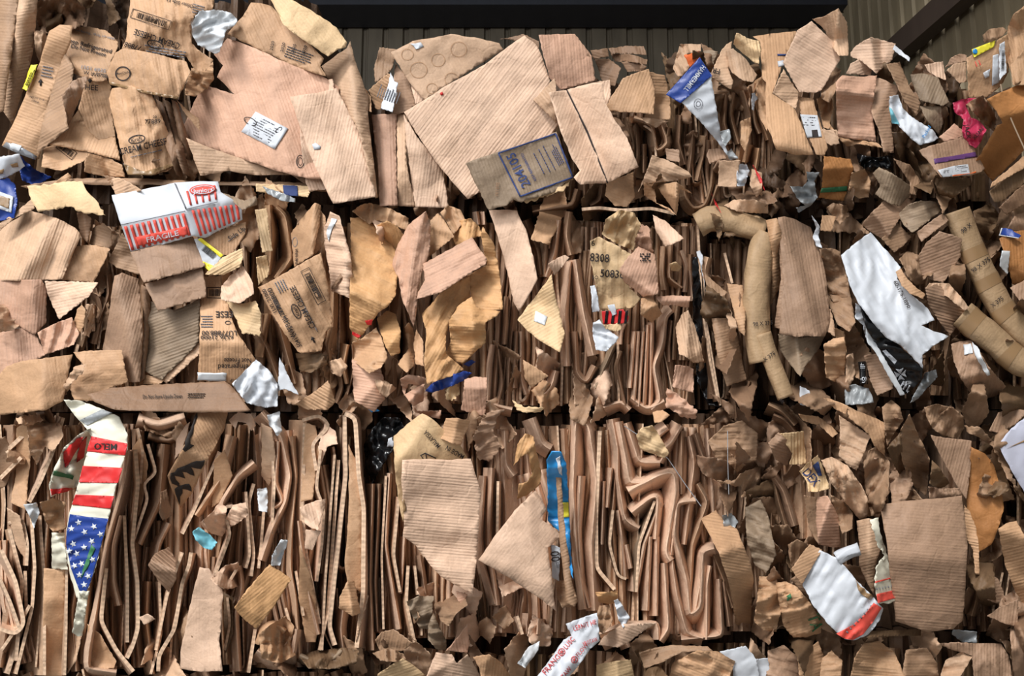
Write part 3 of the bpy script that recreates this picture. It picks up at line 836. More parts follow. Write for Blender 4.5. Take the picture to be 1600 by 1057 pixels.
text(s, 'A1', 'eep Refrigerated', 440, 222, 20, -15, wid=212); text(s, 'A1', 'Do Not Freeze', 430, 243, 19, -15, wid=175)
text(s, 'A1', 'From flaming... PULL UP HERE', 455, 165, 10, -13, wid=210, col='greyink')
text(s, 'A1', '1551 6935', 455, 335, 17, -10, col='greyink', wid=120); text(s, 'A1', 'W LU77888', 470, 362, 17, -9, wid=130)
s = S('A1', 'cardboard_sheet', 'tan flap with cut-off HEE print under the Keep Refrigerated panel', '400,372 520,385 540,420 545,560 562,665 480,684 430,640 380,530 400,450', .07, 'K', cr=.1, ang=15)
text(s, 'A1', 'HEE', 446, 425, 26, -4, wid=62); s.patch('A1', 'printed_diamond', [gp('A1', [(425, 390), (437, 380), (448, 393), (437, 405)])], 'ink', .003)
text(s, 'A1', '20 LU77', 480, 365, 14, -8)
S('A1', 'cardboard_sheet', 'lower tan board with taped bottom edge below the HEE flap', '330,600 380,535 440,640 480,682 560,662 586,782 400,735 240,705', .055, 'K', folds=[(250, 690, 580, 770, .6)])
s = S('A1', 'crushed_tube', 'rounded long tan box crushed into a tube with arrow print at upper left', '240,150 290,120 352,122 345,200 300,330 245,470 190,775 100,745 8,708 90,540 150,400 195,300', .10, 'K', cr=.12, bend=(-25, .16), ang=70)
arrow(s, 'A1', 197, 400, 34, 0); lines(s, 'A1', 232, 350, 60, 60, 4, -12); text(s, 'A1', 'NET WT 30 LB', 180, 478, 8, -14); text(s, 'A1', '(13.6kg)', 172, 492, 8, -14)
s.patch('A1', 'tape_strip', '30,690 100,712 180,760 172,778 100,752 12,712', 'silver', .004); s.patch('A1', 'bright_patch', '60,695 105,708 95,735 48,722', 'V', .006)
q = S('A1', 'shipping_sticker', 'bright yellow sticker strip hanging beside the crushed tube at upper left', '150,315 184,312 160,380 128,442 108,430', .11, 'yellow', cr=.05)
lines(q, 'A1', 146, 375, 90, 18, 2, 66, 'ink')
S('A1', 'cardboard_sheet', 'pale fluted flap folded diagonally over the Keep Refrigerated panels', '315,248 360,330 350,400 305,470 330,610 335,625 250,695 175,752 200,620 265,400', .12, 'M', cr=.12, ang=-60, fl=1.6)
S('A1', 'cardboard_piece', 'small creased triangular flap curling off the diagonal fluted flap', '432,368 402,445 332,612 303,470 350,395 400,372', .15, 'N', cr=.4, n=3, wr=.6)
s = S('A1', 'cardboard_sheet', 'tan flap showing an upside-down barcode box near left end of the top row', '215,715 300,700 432,742 425,775 300,832 200,812', .07, 'K', cr=.15)
barcode(s, 'A1', 322, 730, 95, 42, -38)
S('A1', 'cardboard_piece', 'small tan folded flap low beside the lower cream cheese box', '412,780 430,745 520,765 592,800 607,862 500,858 408,835', .08, 'K', cr=.25)
S('A1', 'cardboard_scrap', 'splayed tan shred hanging over the shelf board at upper left', '500,850 600,870 690,925 640,940 560,945 540,900', .10, 'T', cr=.5, fl=2)
s = S('A1', 'crushed_box', 'upper crushed tan cream cheese box printed upside down beside the white bag', '635,-15 1045,-15 1032,60 960,58 925,110 932,210 960,240 1037,290 1028,345 955,350 905,275 590,245 612,190 620,90', .12, 'K', cr=.14, n=5, wr=.35, ang=10)
barcode(s, 'A1', 732, 93, 195, 44, 162); text(s, 'A1', 'CREAM CHEESE', 762, 190, 30, 162, wid=232); logo_oval(s, 'A1', 755, 217, 42, 162); text(s, 'A1', '77888', 645, 226, 24, 163)
lines(s, 'A1', 800, 250, 210, 40, 3, 170); text(s, 'A1', 'Other Side Up', 870, 14, 17, 165); lines(s, 'A1', 960, 45, 60, 50, 4, 165)
s = S('A1', 'crushed_box', 'lower front of crushed tan box with round recycling stamp at upper left', '562,255 600,235 760,262 905,300 928,350 885,440 862,482 700,452 535,412 518,358', .17, 'K', cr=.1, bend=(90, .03), wr=.15, ang=10)
ring(s, 'A1', 597, 358, 38, 36, 0, 6, 'ink', 'printed_stamp'); text(s, 'A1', 'MaxCycle', 597, 354, 12, 8); s.patch('A1', 'tape_strip', '530,395 700,440 868,470 862,482 700,452 533,412', 'tape', .004)
S('A1', 'crushed_box', 'crumpled tan corner below the white plastic bag at upper left', '930,330 1000,345 1035,300 1040,385 1010,430 950,470 900,462 900,420', .13, 'K', cr=.7, wr=1.2)
q = S('A1', 'plastic_bag', 'crumpled white plastic bag tucked between cream cheese box and large torn panels', '975,52 1060,48 1120,62 1152,92 1148,115 1100,150 1088,190 1068,252 1042,262 995,235 960,220 932,160 930,120 950,75', .20, 'V', cr=.3, wr=.7, torn=1)
s = S('A1', 'crushed_box', 'lower crushed tan cream cheese box standing upright above the shelf board', '545,430 640,415 740,460 785,560 840,700 862,790 820,830 740,852 620,850 590,740 548,570 528,480', .10, 'K', cr=.1, n=5, bend=(10, .08), wr=.3, ang=8)
text(s, 'A1', 'CREAM CHEESE', 695, 712, 32, 13, wid=235); logo_oval(s, 'A1', 664, 677, 42, 12); text(s, 'A1', '77889', 742, 590, 22, 2); text(s, 'A1', '20', 752, 568, 14, 2); lines(s, 'A1', 720, 745, 180, 10, 1, 13)
s.patch('A1', 'tape_strip', '600,795 700,835 850,790 858,800 740,852 620,850', 'tape', .004)
for i, (x, l) in enumerate(((770, 'left'), (806, 'middle'), (842, 'right'))):
    S('A1', 'folded_cardboard', 'dark folded ply, %s of three beside the lower cream cheese box' % l, '%d,480 %d,500 %d,690 %d,860 %d,850 %d,700' % (x - 12, x + 22, x + 80, x + 120, x + 85, x + 32), .05 - .02 * i, 'B', cr=.5, folds=[(x, 480, x + 90, 860, 1.6)])
S('A1', 'cardboard_sheet', 'dull tan board edge under the torn stepped panel', '855,480 905,530 965,575 975,640 905,560', .08, 'K')
# large stepped panel M with sticker
S('A2', 'cardboard_sheet', 'pale underlying board below the large stepped panel of the top row', '-340,670 -60,775 250,865 250,900 170,850 -20,850 -130,830 -270,855', .05, 'T', cr=.08)
s = S('A2', 'cardboard_sheet', 'large grey-tan stepped panel with white shipping sticker at upper left', '-139,185 0,235 180,318 340,380 400,420 400,870 250,868 100,832 -60,775 -310,690 -362,630 -310,520 -260,410 -105,458 -190,375 -160,318 -205,265', .08, 'R', cr=.035, n=5, ang=20, tilt=(.0, -.03), folds=[(-100, 300, -200, 690, .12), (120, 300, 60, 820, .15)])
k = s.patch('A2', 'shipping_sticker', '-2,542 156,625 92,726 -72,640', 'W', .003, 'white paper sticker with small print')
lines(s, 'A2', 40, 632, 130, 100, 8, -27); ring(s, 'A2', -28, 590, 34, 18, -27, 4, 'ink', 'printed_scribble', off=.005); ring(s, 'A2', 110, 632, 20, 10, 40, 3, 'ink', 'printed_scribble', off=.005)
ring(s, 'A2', 215, 785, 20, 32, 0, 4, 'ink', 'printed_stamp'); ring(s, 'A2', 215, 785, 12, 20, 0, 3, 'ink', 'printed_stamp')
s = S('A2', 'cardboard_sheet', 'long tan panel with smudged print above the stepped panel', '-139,165 -64,80 -24,12 20,15 75,30 130,90 235,190 330,285 312,320 342,372 270,352 180,320 0,235', .13, 'K', cr=.08, bend=(70, .05), ang=25)
for i in range(4): text(s, 'A2', '2020', 78 + i * 52, 222 + i * 7, 15, 78 - i * 2, wid=46); lines(s, 'A2', 205, 270, 130, 60, 5, -20)
S('A2', 'cardboard_sheet', 'pale curved lid flap rising at the top of the upper left bale', '65,-15 150,-15 280,58 390,132 442,205 438,230 400,240 350,275 240,200 130,120', .18, 'Y', cr=.06, bend=(60, .05), ang=40)
S('A2', 'cardboard_sheet', 'bent board corner standing against the back wall behind the leaning tan panel', '318,322 440,235 458,200 480,290 520,400 545,470 545,560 592,960 580,965 500,640 392,440 350,386', .09, 'T', ang=80, folds=[(455, 200, 500, 640, 1.2)], fl=1)
S('A2', 'cardboard_piece', 'top flap peeking out behind the large leaning tan panel', '188,384 330,390 372,384 382,440 190,470', .11, 'P', ang=5)
S('A2', 'cardboard_sheet', 'narrow offcut behind the lower left side of the leaning panel', '213,620 300,800 345,920 258,932 240,880', .10, 'P', ang=20)
s = S('A2', 'cardboard_sheet', 'large leaning pale panel with vertical score lines in the upper left bale', '164,470 270,455 392,428 500,640 586,958 375,990 262,752', .17, 'P', cr=.03, ang=-12, fl=1, folds=[(280, 460, 470, 960, .25), (340, 450, 520, 900, -.15)])
s.patch('A2', 'torn_spot', '272,702 290,694 315,712 310,725 282,728', 'W', .002, torn=1)
S('A2', 'cardboard_piece', 'small frayed fluted corner between the left and middle top bales', '490,395 540,440 560,470 562,545 520,530 478,475', .08, 'K', cr=.6, fl=2.5)
# middle top
S('A2', 'cardboard_sheet', 'small upright flap at the left end of the upper middle bale', '600,230 685,240 665,330 640,362 580,402 572,335', .02, 'M')
S('A2', 'cardboard_sheet', 'fluted brown flap left of the white label in the upper middle bale', '545,440 640,358 662,365 640,450 605,535 582,530', .04, 'K', fl=2.5, ang=60)
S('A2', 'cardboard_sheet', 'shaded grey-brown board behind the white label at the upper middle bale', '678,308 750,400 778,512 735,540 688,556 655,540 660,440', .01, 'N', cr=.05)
s = S('A2', 'shipping_label', 'small white shipping label on the left of the upper middle bale', '655,352 672,395 690,402 664,546 606,526 640,420', .07, 'W', cr=.05)
lines(s, 'A2', 645, 460, 60, 110, 9, 70)
S('A2', 'cardboard_sheet', 'thin pale board sliver under the fan-shaped sheet', '750,400 800,460 822,485 775,510', .03, 'P')
s = S('A2', 'cardboard_sheet', 'fan-shaped tan sheet with faint rings at the top of the middle bale', '655,252 700,232 760,200 850,185 945,165 1080,185 1182,210 1205,242 1030,350 818,486 745,400', .07, 'T', cr=.03, ang=30, fl=.5)
for x, y, r in ((790, 340, 42), (885, 292, 34), (985, 240, 40), (950, 385, 34), (855, 430, 28), (735, 265, 30)): ring(s, 'A2', x, y, r, r * .95, 0, 3, 'ringink', 'faint_ring', .002)
s.patch('A2', 'white_scrap', '748,212 800,205 815,225 775,240', 'W', .003, torn=2)
S('A3', 'cardboard_sheet', 'dark brown rounded board edge behind the big ridged panel', '-60,190 -20,185 55,165 130,200 130,250 40,200', .0, 'B')
S('A2', 'folded_cardboard', 'left upright smooth board in the upper middle bale', '562,556 685,552 688,1000 600,1002 592,800', .05, 'R', ang=2, folds=[(640, 550, 650, 1000, .3)], fl=1)
S('A2', 'folded_cardboard', 'middle narrow upright board in the upper middle bale', '684,556 736,550 732,800 780,1006 688,1000', .035, 'T', ang=0, fl=1)
S('A2', 'folded_cardboard', 'wedge-shaped upright board left of the big ridged panel', '718,556 800,690 905,820 936,1014 775,1006 740,760', .07, 'P', ang=-8, fl=1.2, folds=[(780, 620, 870, 1010, .3)])
s = S('A2', 'cardboard_sheet', 'largest pale ridged panel lying diagonally across the upper middle bale', '718,545 860,460 940,408 1130,300 1304,172 1360,215 1388,270 1430,400 1470,610 1380,740 1244,985 1085,935 1030,968 900,820 800,680', .11, 'P', cr=.02, n=3, ang=-38, fl=1.3, tilt=(.0, -.03),
      folds=[(1030, 350, 1320, 620, .12), (940, 410, 1260, 730, -.1), (1090, 320, 1400, 560, -.12)])
s.patch('A2', 'red_smudge', '893,452 905,446 912,460 898,464', 'red', .002, torn=1)
S('A3', 'cardboard_piece', 'pale top flap with scribbles behind the two-panel box', '130,170 305,165 350,220 388,272 405,390 240,438 185,385 150,260', .15, 'R', cr=.06, ang=5)
S('A3', 'cardboard_piece', 'thin dark curled edge on top of the pale scribbled flap', '305,190 345,225 390,290 385,300 330,250', .13, 'B')
S('A3', 'cardboard_piece', 'small tan corner tab left of the two-panel box', '103,488 208,380 215,435 215,600 170,552', .16, 'T', ang=40)
S('A3', 'cardboard_sheet', 'curved pale board below the two-panel box', '460,885 590,835 597,960 560,1005 500,1002 450,950', .05, 'K', bend=(20, .06))
S('A3', 'cardboard_sheet', 'narrow ridged board right behind the two-panel box', '392,402 475,388 482,460 452,545 520,590 440,560', .09, 'P', fl=1.5, ang=-15)
s = S('A3', 'flattened_box', 'flattened two-panel pale box with a scored centre seam in the upper middle bale', '178,450 265,438 395,402 440,400 455,500 500,585 560,670 616,812 465,892 330,897 300,862 330,830 290,770 240,650', .21, 'P', cr=.03, ang=-20, fl=.6, folds=[(265, 440, 465, 890, -.7)])
s.patch('A3', 'open_seam', '263,438 270,437 370,640 468,890 462,892 362,645', 'ink', .002)
s = S('A2', 'cardboard_sheet', 'grey-tan panel with blue frame and large number 204105', '1018,795 1170,740 1460,640 1505,760 1545,868 1500,890 1475,930 1350,965 1290,985 1250,970 1220,1000 1130,1022 1080,920', .17, 'G', cr=.03, ang=20, torn=1)
g = []
for a, b in (((1178, 745), (1456, 650)), ((1456, 650), (1540, 862)), ((1178, 745), (1284, 955)), ((1284, 955), (1540, 862))):
    L = math.dist(a, b); nx, ny = -(b[1] - a[1]) / L * 4, (b[0] - a[0]) / L * 4; g.append([(a[0] - nx, a[1] - ny), (b[0] - nx, b[1] - ny), (b[0] + nx, b[1] + ny), (a[0] + nx, a[1] + ny)])
s.patch('A2', 'printed_frame', [gp('A2', p) for p in g], 'navyink', .003)
text(s, 'A2', '204105', 1274, 828, 46, 117, 'navyink', wid=178); text(s, 'A2', 'KEEP REFRIGERATED', 1324, 812, 12, 117, 'navyink', wid=150)
for x in (1372, 1400, 1425): lines(s, 'A2', x, 790 - (x - 1372) * .4, 130, 9, 1, 117, 'navyink')
lines(s, 'A2', 1462, 755, 100, 34, 4, 117, 'navyink'); text(s, 'A2', '19/13/02', 1172, 920, 16, 85, 'paleink', wid=66)
S('A3', 'cardboard_scrap', 'torn pale strip hanging under the 204105 panel', '45,975 150,925 250,900 300,865 255,925 180,950 70,990', .15, 'Y', torn=2)
for i, (p, w_) in enumerate((('380,245 465,235 470,275 400,290', 'front left'), ('468,235 560,222 640,224 655,268 560,260 480,262', 'topmost'), ('480,262 570,262 660,290 655,315 560,300 500,300', 'second'), ('400,290 470,285 530,330 500,420 440,400 420,340', 'lower left'), ('530,300 610,300 655,322 640,345 560,350', 'lowest right'))):
    S('A3', 'folded_cardboard', 'dark brown stacked ply, %s at the top corner of the middle bale' % w_, p, .02 + .01 * i, 'B', cr=.3, th=.012)
S('A3', 'cardboard_sheet', 'light brown board wing right of the fan-shaped flap', '640,340 745,368 768,480 770,585 690,582 640,575 690,440', .06, 'K', cr=.15)
S('A3', 'cardboard_piece', 'smooth tan fan-shaped flap at the right end of the middle bale', '446,540 480,470 540,380 600,355 665,335 695,440 690,556 600,548', .12, 'K', cr=.06, bend=(20, .05))
S('A3', 'cardboard_scrap', 'thin torn ply ends under the fan-shaped flap', '630,570 770,590 730,600 700,622 640,590', .07, 'T', cr=.5)
S('A3', 'crushed_box', 'open crushed box top with pointed corner below the fan flap', '612,935 640,870 680,755 760,780 862,840 876,862 780,882 640,890', .13, 'T', cr=.15, wr=.4)
S('A3', 'crushed_box', 'folded lower side of the open crushed box', '640,888 690,885 700,985 760,1010 800,1048 720,1000 640,950', .10, 'K', cr=.5, folds=[(650, 890, 760, 1010, 1.5)])
S('A3', 'crushed_box', 'twisted flap hanging from the right of the open crushed box', '700,902 800,885 876,942 815,920 800,1044 740,960', .11, 'K', cr=.6, folds=[(800, 890, 798, 1040, 2)])
S('A3', 'cardboard_piece', 'small brown square flap above the open crushed box', '745,722 812,728 815,790 752,778', .04, 'N')
# ------------------------------------------------ upper right bale
S('A3', 'crumpled_scrap', 'tan rumpled scrap at the top left corner of the upper right bale', '782,335 800,270 815,215 920,214 918,250 850,262 865,325 830,372 808,372', .05, 'T', cr=.4, wr=.9)
S('A3', 'paper_scrap', 'bright orange torn paper triangle above the blue and white paper sack', '835,268 912,250 917,280 866,326', .10, 'orange')
S('A3', 'cardboard_scrap', 'grey-brown folded scrap right of the orange paper', '915,252 965,242 1000,250 972,330 960,345', .08, 'G', cr=.3)
S('A3', 'cardboard_scrap', 'brown torn scrap under the grey scrap by the sack', '960,380 1010,365 1000,440 1060,440 1030,455 970,460', .06, 'M', cr=.5)
s = S('A3', 'paper_sack', 'pointed paper sack end with blue band and white body printed HAMMERMILL', '748,460 912,278 972,368 968,390 1000,560 1012,640 1052,750 1040,748 1000,690 915,590 825,500', .14, 'W', cr=.1, wr=.12, fl=.3)
s.patch('A3', 'blue_band', '748,460 912,278 972,368 820,502', 'blue', .002); text(s, 'A3', 'HAMMERMILL', 888, 382, 24, -127.5, 'W', wid=150, off=.006)
ring(s, 'A3', 905, 505, 22, 26, 0, 3, 'greyink'); ring(s, 'A3', 905, 505, 12, 15, 0, 3, 'greyink')
S('A3', 'plastic_scrap', 'grey torn plastic at the lower tip of the blue and white sack', '1012,640 1055,628 1066,670 1036,712 1020,690', .15, 'grey', wr=.8)
S('A3', 'plastic_scrap', 'small grey plastic rag under the point of the sack', '1040,750 1065,720 1100,770 1060,778', .12, 'grey', wr=.8)
s = S('A3', 'cardboard_piece', 'upright tan flap with upside-down FR print near the sack', '965,360 1020,240 1042,215 1070,200 1062,270 1050,330 1075,400 1065,435 1035,420 975,380', .11, 'T', cr=.15); text(s, 'A3', 'FR', 990, 345, 26, 165)
S('A3', 'crushed_box', 'curled pale tan flap right of the FR print', '1038,250 1075,235 1140,290 1192,365 1170,402 1120,390 1070,355 1048,310', .14, 'T', cr=.2, bend=(0, .05))
S('A3', 'crushed_box', 'fluted pale wad at the top of the upper right bale', '1075,215 1090,160 1110,165 1140,185 1205,200 1212,240 1200,312 1170,300 1120,260', .10, 'Y', cr=.25, fl=2.5, bend=(30, .05))
S('A3', 'cardboard_scrap', 'flat brown offcut left of the small square tan block', '945,760 955,725 1010,722 1045,745 1040,770 960,798', .05, 'N')
S('A3', 'cardboard_sheet', 'small square tan board low in the upper right bale', '1005,780 1110,778 1090,912 1000,905', .12, 'T', cr=.05, th=.012)
S('A3', 'foil_scrap', 'crumpled white tissue right of the small square tan board', '1100,795 1140,800 1155,830 1130,905 1095,905 1090,850', .11, 'W', wr=1.8)
S('A3', 'paper_scrap', 'tiny white paper scrap between folded sheets at upper right', '1165,455 1180,450 1195,480 1180,495 1175,540 1165,530', .08, 'W', cr=.4)
for i, (p, c, w_) in enumerate((('1185,420 1215,360 1244,420 1240,640 1200,560', 'K', 'tall tan'), ('1110,590 1160,570 1165,640 1130,740 1110,700', 'K', 'short orange-brown'), ('1165,820 1215,840 1215,930 1190,962 1155,900', 'T', 'rounded tan'), ('1030,1000 1080,970 1170,970 1244,990 1244,1040 1100,1030', 'T', 'torn low'), ('970,940 1000,1000 1020,1040 990,1000', 'red', 'thin red'), ('1170,800 1215,870 1230,930 1200,880', 'red', 'shiny red'))):
    S('A3', 'cardboard_scrap', w_ + ' scrap wedged in the upper right bale below the sack', p, .06 + .01 * i, c, cr=.5, wr=.6)
s = S('A4', 'flattened_box', 'tall flat tan box standing at the left of the upper right bale', '-75,178 0,165 135,150 142,170 100,250 70,310 20,455 130,530 222,752 140,755 40,728 -10,600 -10,400 -30,380 -40,200', .09, 'K', cr=.05, ang=5, folds=[(60, 700, 220, 740, .9)])
s.patch('A4', 'blue_stripe', '45,262 98,262 96,271 46,271', 'navyink', .003); s.patch('A4', 'torn_label', '46,298 75,292 80,320 50,325', 'W', .003, torn=1)
S('A4', 'cardboard_piece', 'dark folded corner hanging off the lower tan box panel at upper right', '20,455 75,335 148,450 136,532', .14, 'T', cr=.1)
S('A4', 'cardboard_sheet', 'broad pale panel standing diagonal at the top of the upper right bale', '140,150 212,102 250,140 330,215 352,285 262,438 230,452 150,446 72,305', .16, 'P', cr=.06, ang=60)
S('A4', 'paper_bag', 'folded brown paper bag corner at the highest point of the right bale', '215,92 270,80 342,40 385,110 392,270 345,272 300,215 280,150', .17, 'T', cr=.5, folds=[(342, 40, 320, 270, 1.5)])
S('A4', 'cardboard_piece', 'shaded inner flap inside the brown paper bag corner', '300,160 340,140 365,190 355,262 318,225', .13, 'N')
s = S('A4', 'flattened_box', 'narrow tall box side bearing a white label at upper right', '146,468 220,480 262,620 292,720 272,762 232,750 165,590', .12, 'K', ang=10)
s.patch('A4', 'shipping_label', '156,556 240,560 262,665 190,670', 'W', .003, 'white shipping label with black print'); lines(s, 'A4', 202, 590, 66, 50, 4, -3, 'ink'); s.patch('A4', 'printed_block', [gp('A4', [(212, 632), (240, 630), (246, 664), (216, 666)])], 'ink', .005)
S('A4', 'cardboard_scrap', 'dark upright crushed strips between the white-label box and the square bundle', '250,400 310,310 355,340 330,440 300,500 260,480', .09, 'M', cr=.9, wr=1.2)
S('A4', 'cardboard_scrap', 'lower narrow strips left of the square brown bundle', '235,480 300,450 320,520 300,600 330,640 270,620', .07, 'K', cr=.9, wr=.8)
S('A4', 'cardboard_scrap', 'torn little tan flap under the narrow white-label box', '240,625 332,630 350,700 300,706 258,690', .13, 'T', cr=.1, torn=1.5)
S('A4', 'crushed_box', 'open upright box stub with folded plies near the right wall girt', '400,255 430,220 470,195 500,180 620,212 605,290 525,360 500,335 440,290 400,275', .08, 'P', cr=.2, folds=[(500, 180, 520, 360, 1.5), (545, 200, 560, 330, -1.2)])
S('A4', 'cardboard_piece', 'thin pale flap sticking out right of the upright box stub', '615,218 690,282 686,300 645,270 605,240', .12, 'W', th=.008)
S('A4', 'cardboard_piece', 'rounded pale flap behind the square brown bundle', '378,360 400,310 440,288 490,292 505,330 500,368', .07, 'P')
S('A4', 'folded_cardboard', 'square folded brown bundle in the middle of the upper right bale', '330,400 360,366 440,372 530,366 520,440 505,540 525,690 430,680 338,668', .12, 'R', cr=.08, folds=[(330, 440, 530, 470, .8), (335, 520, 520, 500, -.5)], wr=.3)
S('A4', 'folded_cardboard', 'crushed lower rim of the square brown bundle', '340,668 430,682 525,692 560,720 500,712 440,700 380,712', .10, 'K', cr=.5, wr=.7)
S('A4', 'folded_cardboard', 'long bent brown sheet right of the square bundle', '530,378 560,386 632,420 625,500 600,600 612,742 560,742 540,640 502,545 510,470', .10, 'N', cr=.25, n=4)
s = S('A4', 'plastic_bag', 'white and pale blue plastic mailer sliding down the upper right bale', '590,468 632,460 652,520 700,570 800,630 828,672 800,690 740,706 700,680 625,602 602,600 588,520', .15, 'W', cr=.2, wr=.5)
s.patch('A4', 'cyan_edge', '588,520 602,530 640,605 625,602 602,600', 'cyan', .003); text(s, 'A4', 'Packed', 770, 640, 16, 60, 'sky')
S('A4', 'crushed_box', 'fluted dark brown folded box above the white mailer', '575,312 640,300 668,370 692,430 742,500 722,562 660,490 620,402', .11, 'M', cr=.4, fl=2, ang=70)
S('A4', 'crushed_box', 'dark stained panel with black smudge near the right wall', '690,362 760,358 825,375 882,498 850,516 740,490 710,430', .09, 'G', cr=.15, bend=(40, .05))
S('A4', 'cardboard_scrap', 'pale fluted top piece beside the right wall', '760,315 850,298 865,390 820,375 775,345', .07, 'P', fl=2.5, ang=5)
S('A4', 'crushed_box', 'grey-tan rounded board below the stained panel', '738,515 840,518 852,600 830,655 790,610 758,560', .08, 'G', cr=.15)
S('A4', 'crushed_box', 'triangular pale flap above the purple-taped carton', '830,668 905,600 955,640 960,662 860,690', .10, 'R', cr=.1)
s = S('A4', 'crumpled_paper', 'crumpled magenta printed paper at the right end of the top row', '897,500 940,482 1010,475 1005,495 960,515 985,570 1030,590 1062,630 1040,680 1010,722 960,690 942,640 950,580 905,545', .12, 'pink', cr=.4, wr=1.2)
text(s, 'A4', 'JACK', 970, 640, 22, -80, 'ink'); text(s, 'A4', 'XUAN', 1020, 650, 18, 50, 'ink')
S('A4', 'crumpled_paper', 'brown burnt-looking crumpled paper over the magenta paper', '962,508 1000,480 1045,463 1090,530 1112,580 1100,640 1062,612 1010,560', .15, 'M', cr=.8, wr=1.8)
s = S('A4', 'flattened_box', 'open carton flap with purple tape and white label at upper right', '733,732 800,705 960,660 992,690 1012,745 1055,818 1040,835 985,856 840,862 790,800', .16, 'N', cr=.05, ang=10, folds=[(790, 700, 840, 860, .5)])
s.patch('A4', 'purple_tape', '805,772 900,758 1008,738 1018,762 900,780 810,797', 'purple', .002, 'purple tape strip'); s.patch('A4', 'shipping_label', '825,827 905,806 972,798 982,850 850,862', 'W', .003, 'white label with barcodes')
barcode(s, 'A4', 875, 834, 60, 24, 5, False); lines(s, 'A4', 940, 822, 60, 34, 4, 8, 'ink'); s.patch('A4', 'orange_strip', '895,852 985,842 1010,832 1012,840 900,858', 'orange', .004)
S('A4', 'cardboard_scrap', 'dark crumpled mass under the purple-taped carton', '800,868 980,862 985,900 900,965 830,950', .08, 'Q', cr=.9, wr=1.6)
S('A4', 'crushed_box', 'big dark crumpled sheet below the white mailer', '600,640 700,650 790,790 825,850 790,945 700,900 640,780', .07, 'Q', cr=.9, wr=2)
S('A4', 'cardboard_sheet', 'smooth dark board between the crumpled sheets below the mailer', '610,770 690,800 740,880 720,950 680,940 690,890', .08, 'M', cr=.2)
S('A4', 'crushed_box', 'bulging greyish tan box corner at the bottom of the upper right bale', '508,842 540,812 600,840 690,900 690,950 640,1002 600,995 520,945 545,900', .12, 'G', cr=.3, bend=(0, .1))
s = S('A4', 'small_box', 'small orange-brown box with dark green band low in the upper right bale', '272,758 400,772 417,818 390,900 385,980 245,962 262,900', .13, 'O', cr=.1, folds=[(270, 825, 415, 815, .7)])
s.patch('A4', 'dark_green_band', '262,915 385,905 384,930 252,938', 'green', .003)
S('A4', 'crushed_box', 'crumpled brown corner right of the small orange-brown box', '405,840 470,820 500,880 490,960 440,965 390,925', .10, 'K', cr=.7, wr=1.)
S('A4', 'plastic_bag', 'crumpled greyish clear plastic bag beside the small orange-brown box', '107,905 170,908 195,880 185,835 250,838 225,880 242,960 205,1002 150,1035 135,1010 180,1000 140,965', .16, 'grey', cr=.5, wr=2.)
S('A4', 'plastic_bag', 'black glossy plastic scrap between upper right bundle and bulging corner', '430,745 480,760 540,765 605,750 612,835 560,815 500,840 440,800', .05, 'black', wr=2)
# far right of the top row
s = S('A4', 'cardboard_box', 'large brown carton with yellow and white labels at the far upper right', '965,280 1040,240 1165,165 1175,250 1170,350 1130,420 1060,475 975,472', .22, 'K', cr=.05, fl=.3)
s.patch('A4', 'yellow_label', '990,240 1105,196 1098,228 1000,280', 'yellow', .004, 'yellow printed label'); s.patch('A4', 'blue_dot', [gp('A4', ellipse(1006, 250, 12, 14, 0, 12))], 'sky', .006); lines(s, 'A4', 1055, 238, 70, 18, 2, 22, 'ink')
s.patch('A4', 'white_label', '1092,270 1120,262 1125,400 1088,418', 'W', .004, 'white address label'); lines(s, 'A4', 1107, 330, 90, 22, 4, 85, 'ink'); text(s, 'A4', '11', 1020, 308, 26, 20, 'coral'); s.patch('A4', 'white_patch', '1045,355 1080,335 1075,372 1055,382', 'W', .004, torn=1)
s = S('A4', 'cardboard_box', 'rounded carton corner with long white label at the extreme upper right', '1165,130 1192,70 1244,28 1300,10 1300,420 1244,395 1200,412 1162,300', .26, 'K', cr=.3, folds=[(1200, 60, 1210, 400, .8)])
s2 = S('A4', 'shipping_label', 'long white shipping label on the large carton at far upper right', '1125,215 1150,200 1160,350 1125,392', .262, 'W'); barcode(s2, 'A4', 1142, 290, 120, 22, 88, False)
S('A4', 'cardboard_box', 'flat tan carton panel below the long label at far upper right', '1175,320 1244,240 1300,220 1300,410 1190,415', .29, 'K')
S('A4', 'cardboard_box', 'large orange-brown carton at the right end of the top row', '1062,482 1140,445 1244,400 1310,380 1310,700 1244,730 1090,882 1010,782 1112,610 1140,600 1110,540', .22, 'O', cr=.1, fl=.3, folds=[(1180, 560, 1310, 520, .8), (1060, 860, 1244, 700, -.4)])
S('A4', 'cardboard_piece', 'angular tan flap left of the large carton near the girt', '868,342 900,312 962,300 966,398 930,406', .14, 'T')
S('A4', 'cardboard_piece', 'upper curled flap left of the large carton near the girt', '860,330 890,280 930,262 965,268 966,300 900,312', .12, 'N')
S('A4', 'crumpled_paper', 'torn crumpled carton edge on top of the large labelled carton', '1042,170 1080,140 1140,132 1165,150 1120,190 1050,210', .18, 'M', cr=.8, wr=1.5)
S('A4', 'cardboard_sheet', 'dark slanted board end at the far right below the orange-brown carton', '1075,930 1160,860 1300,780 1300,850 1140,980 1100,985', .16, 'Q')
S('A4', 'cardboard_sheet', 'second slanted board end at the far right above the row gap', '1120,1010 1200,930 1300,850 1300,960 1160,1045', .14, 'B')
S('A4', 'cardboard_sheet', 'brown slanted board just under the orange-brown carton at right', '1090,885 1240,760 1300,735 1300,790 1160,865 1080,915', .18, 'K')
p = resample(pts('A4', '1130,410 1150,500 1190,600 1244,720 1270,780'), 6)
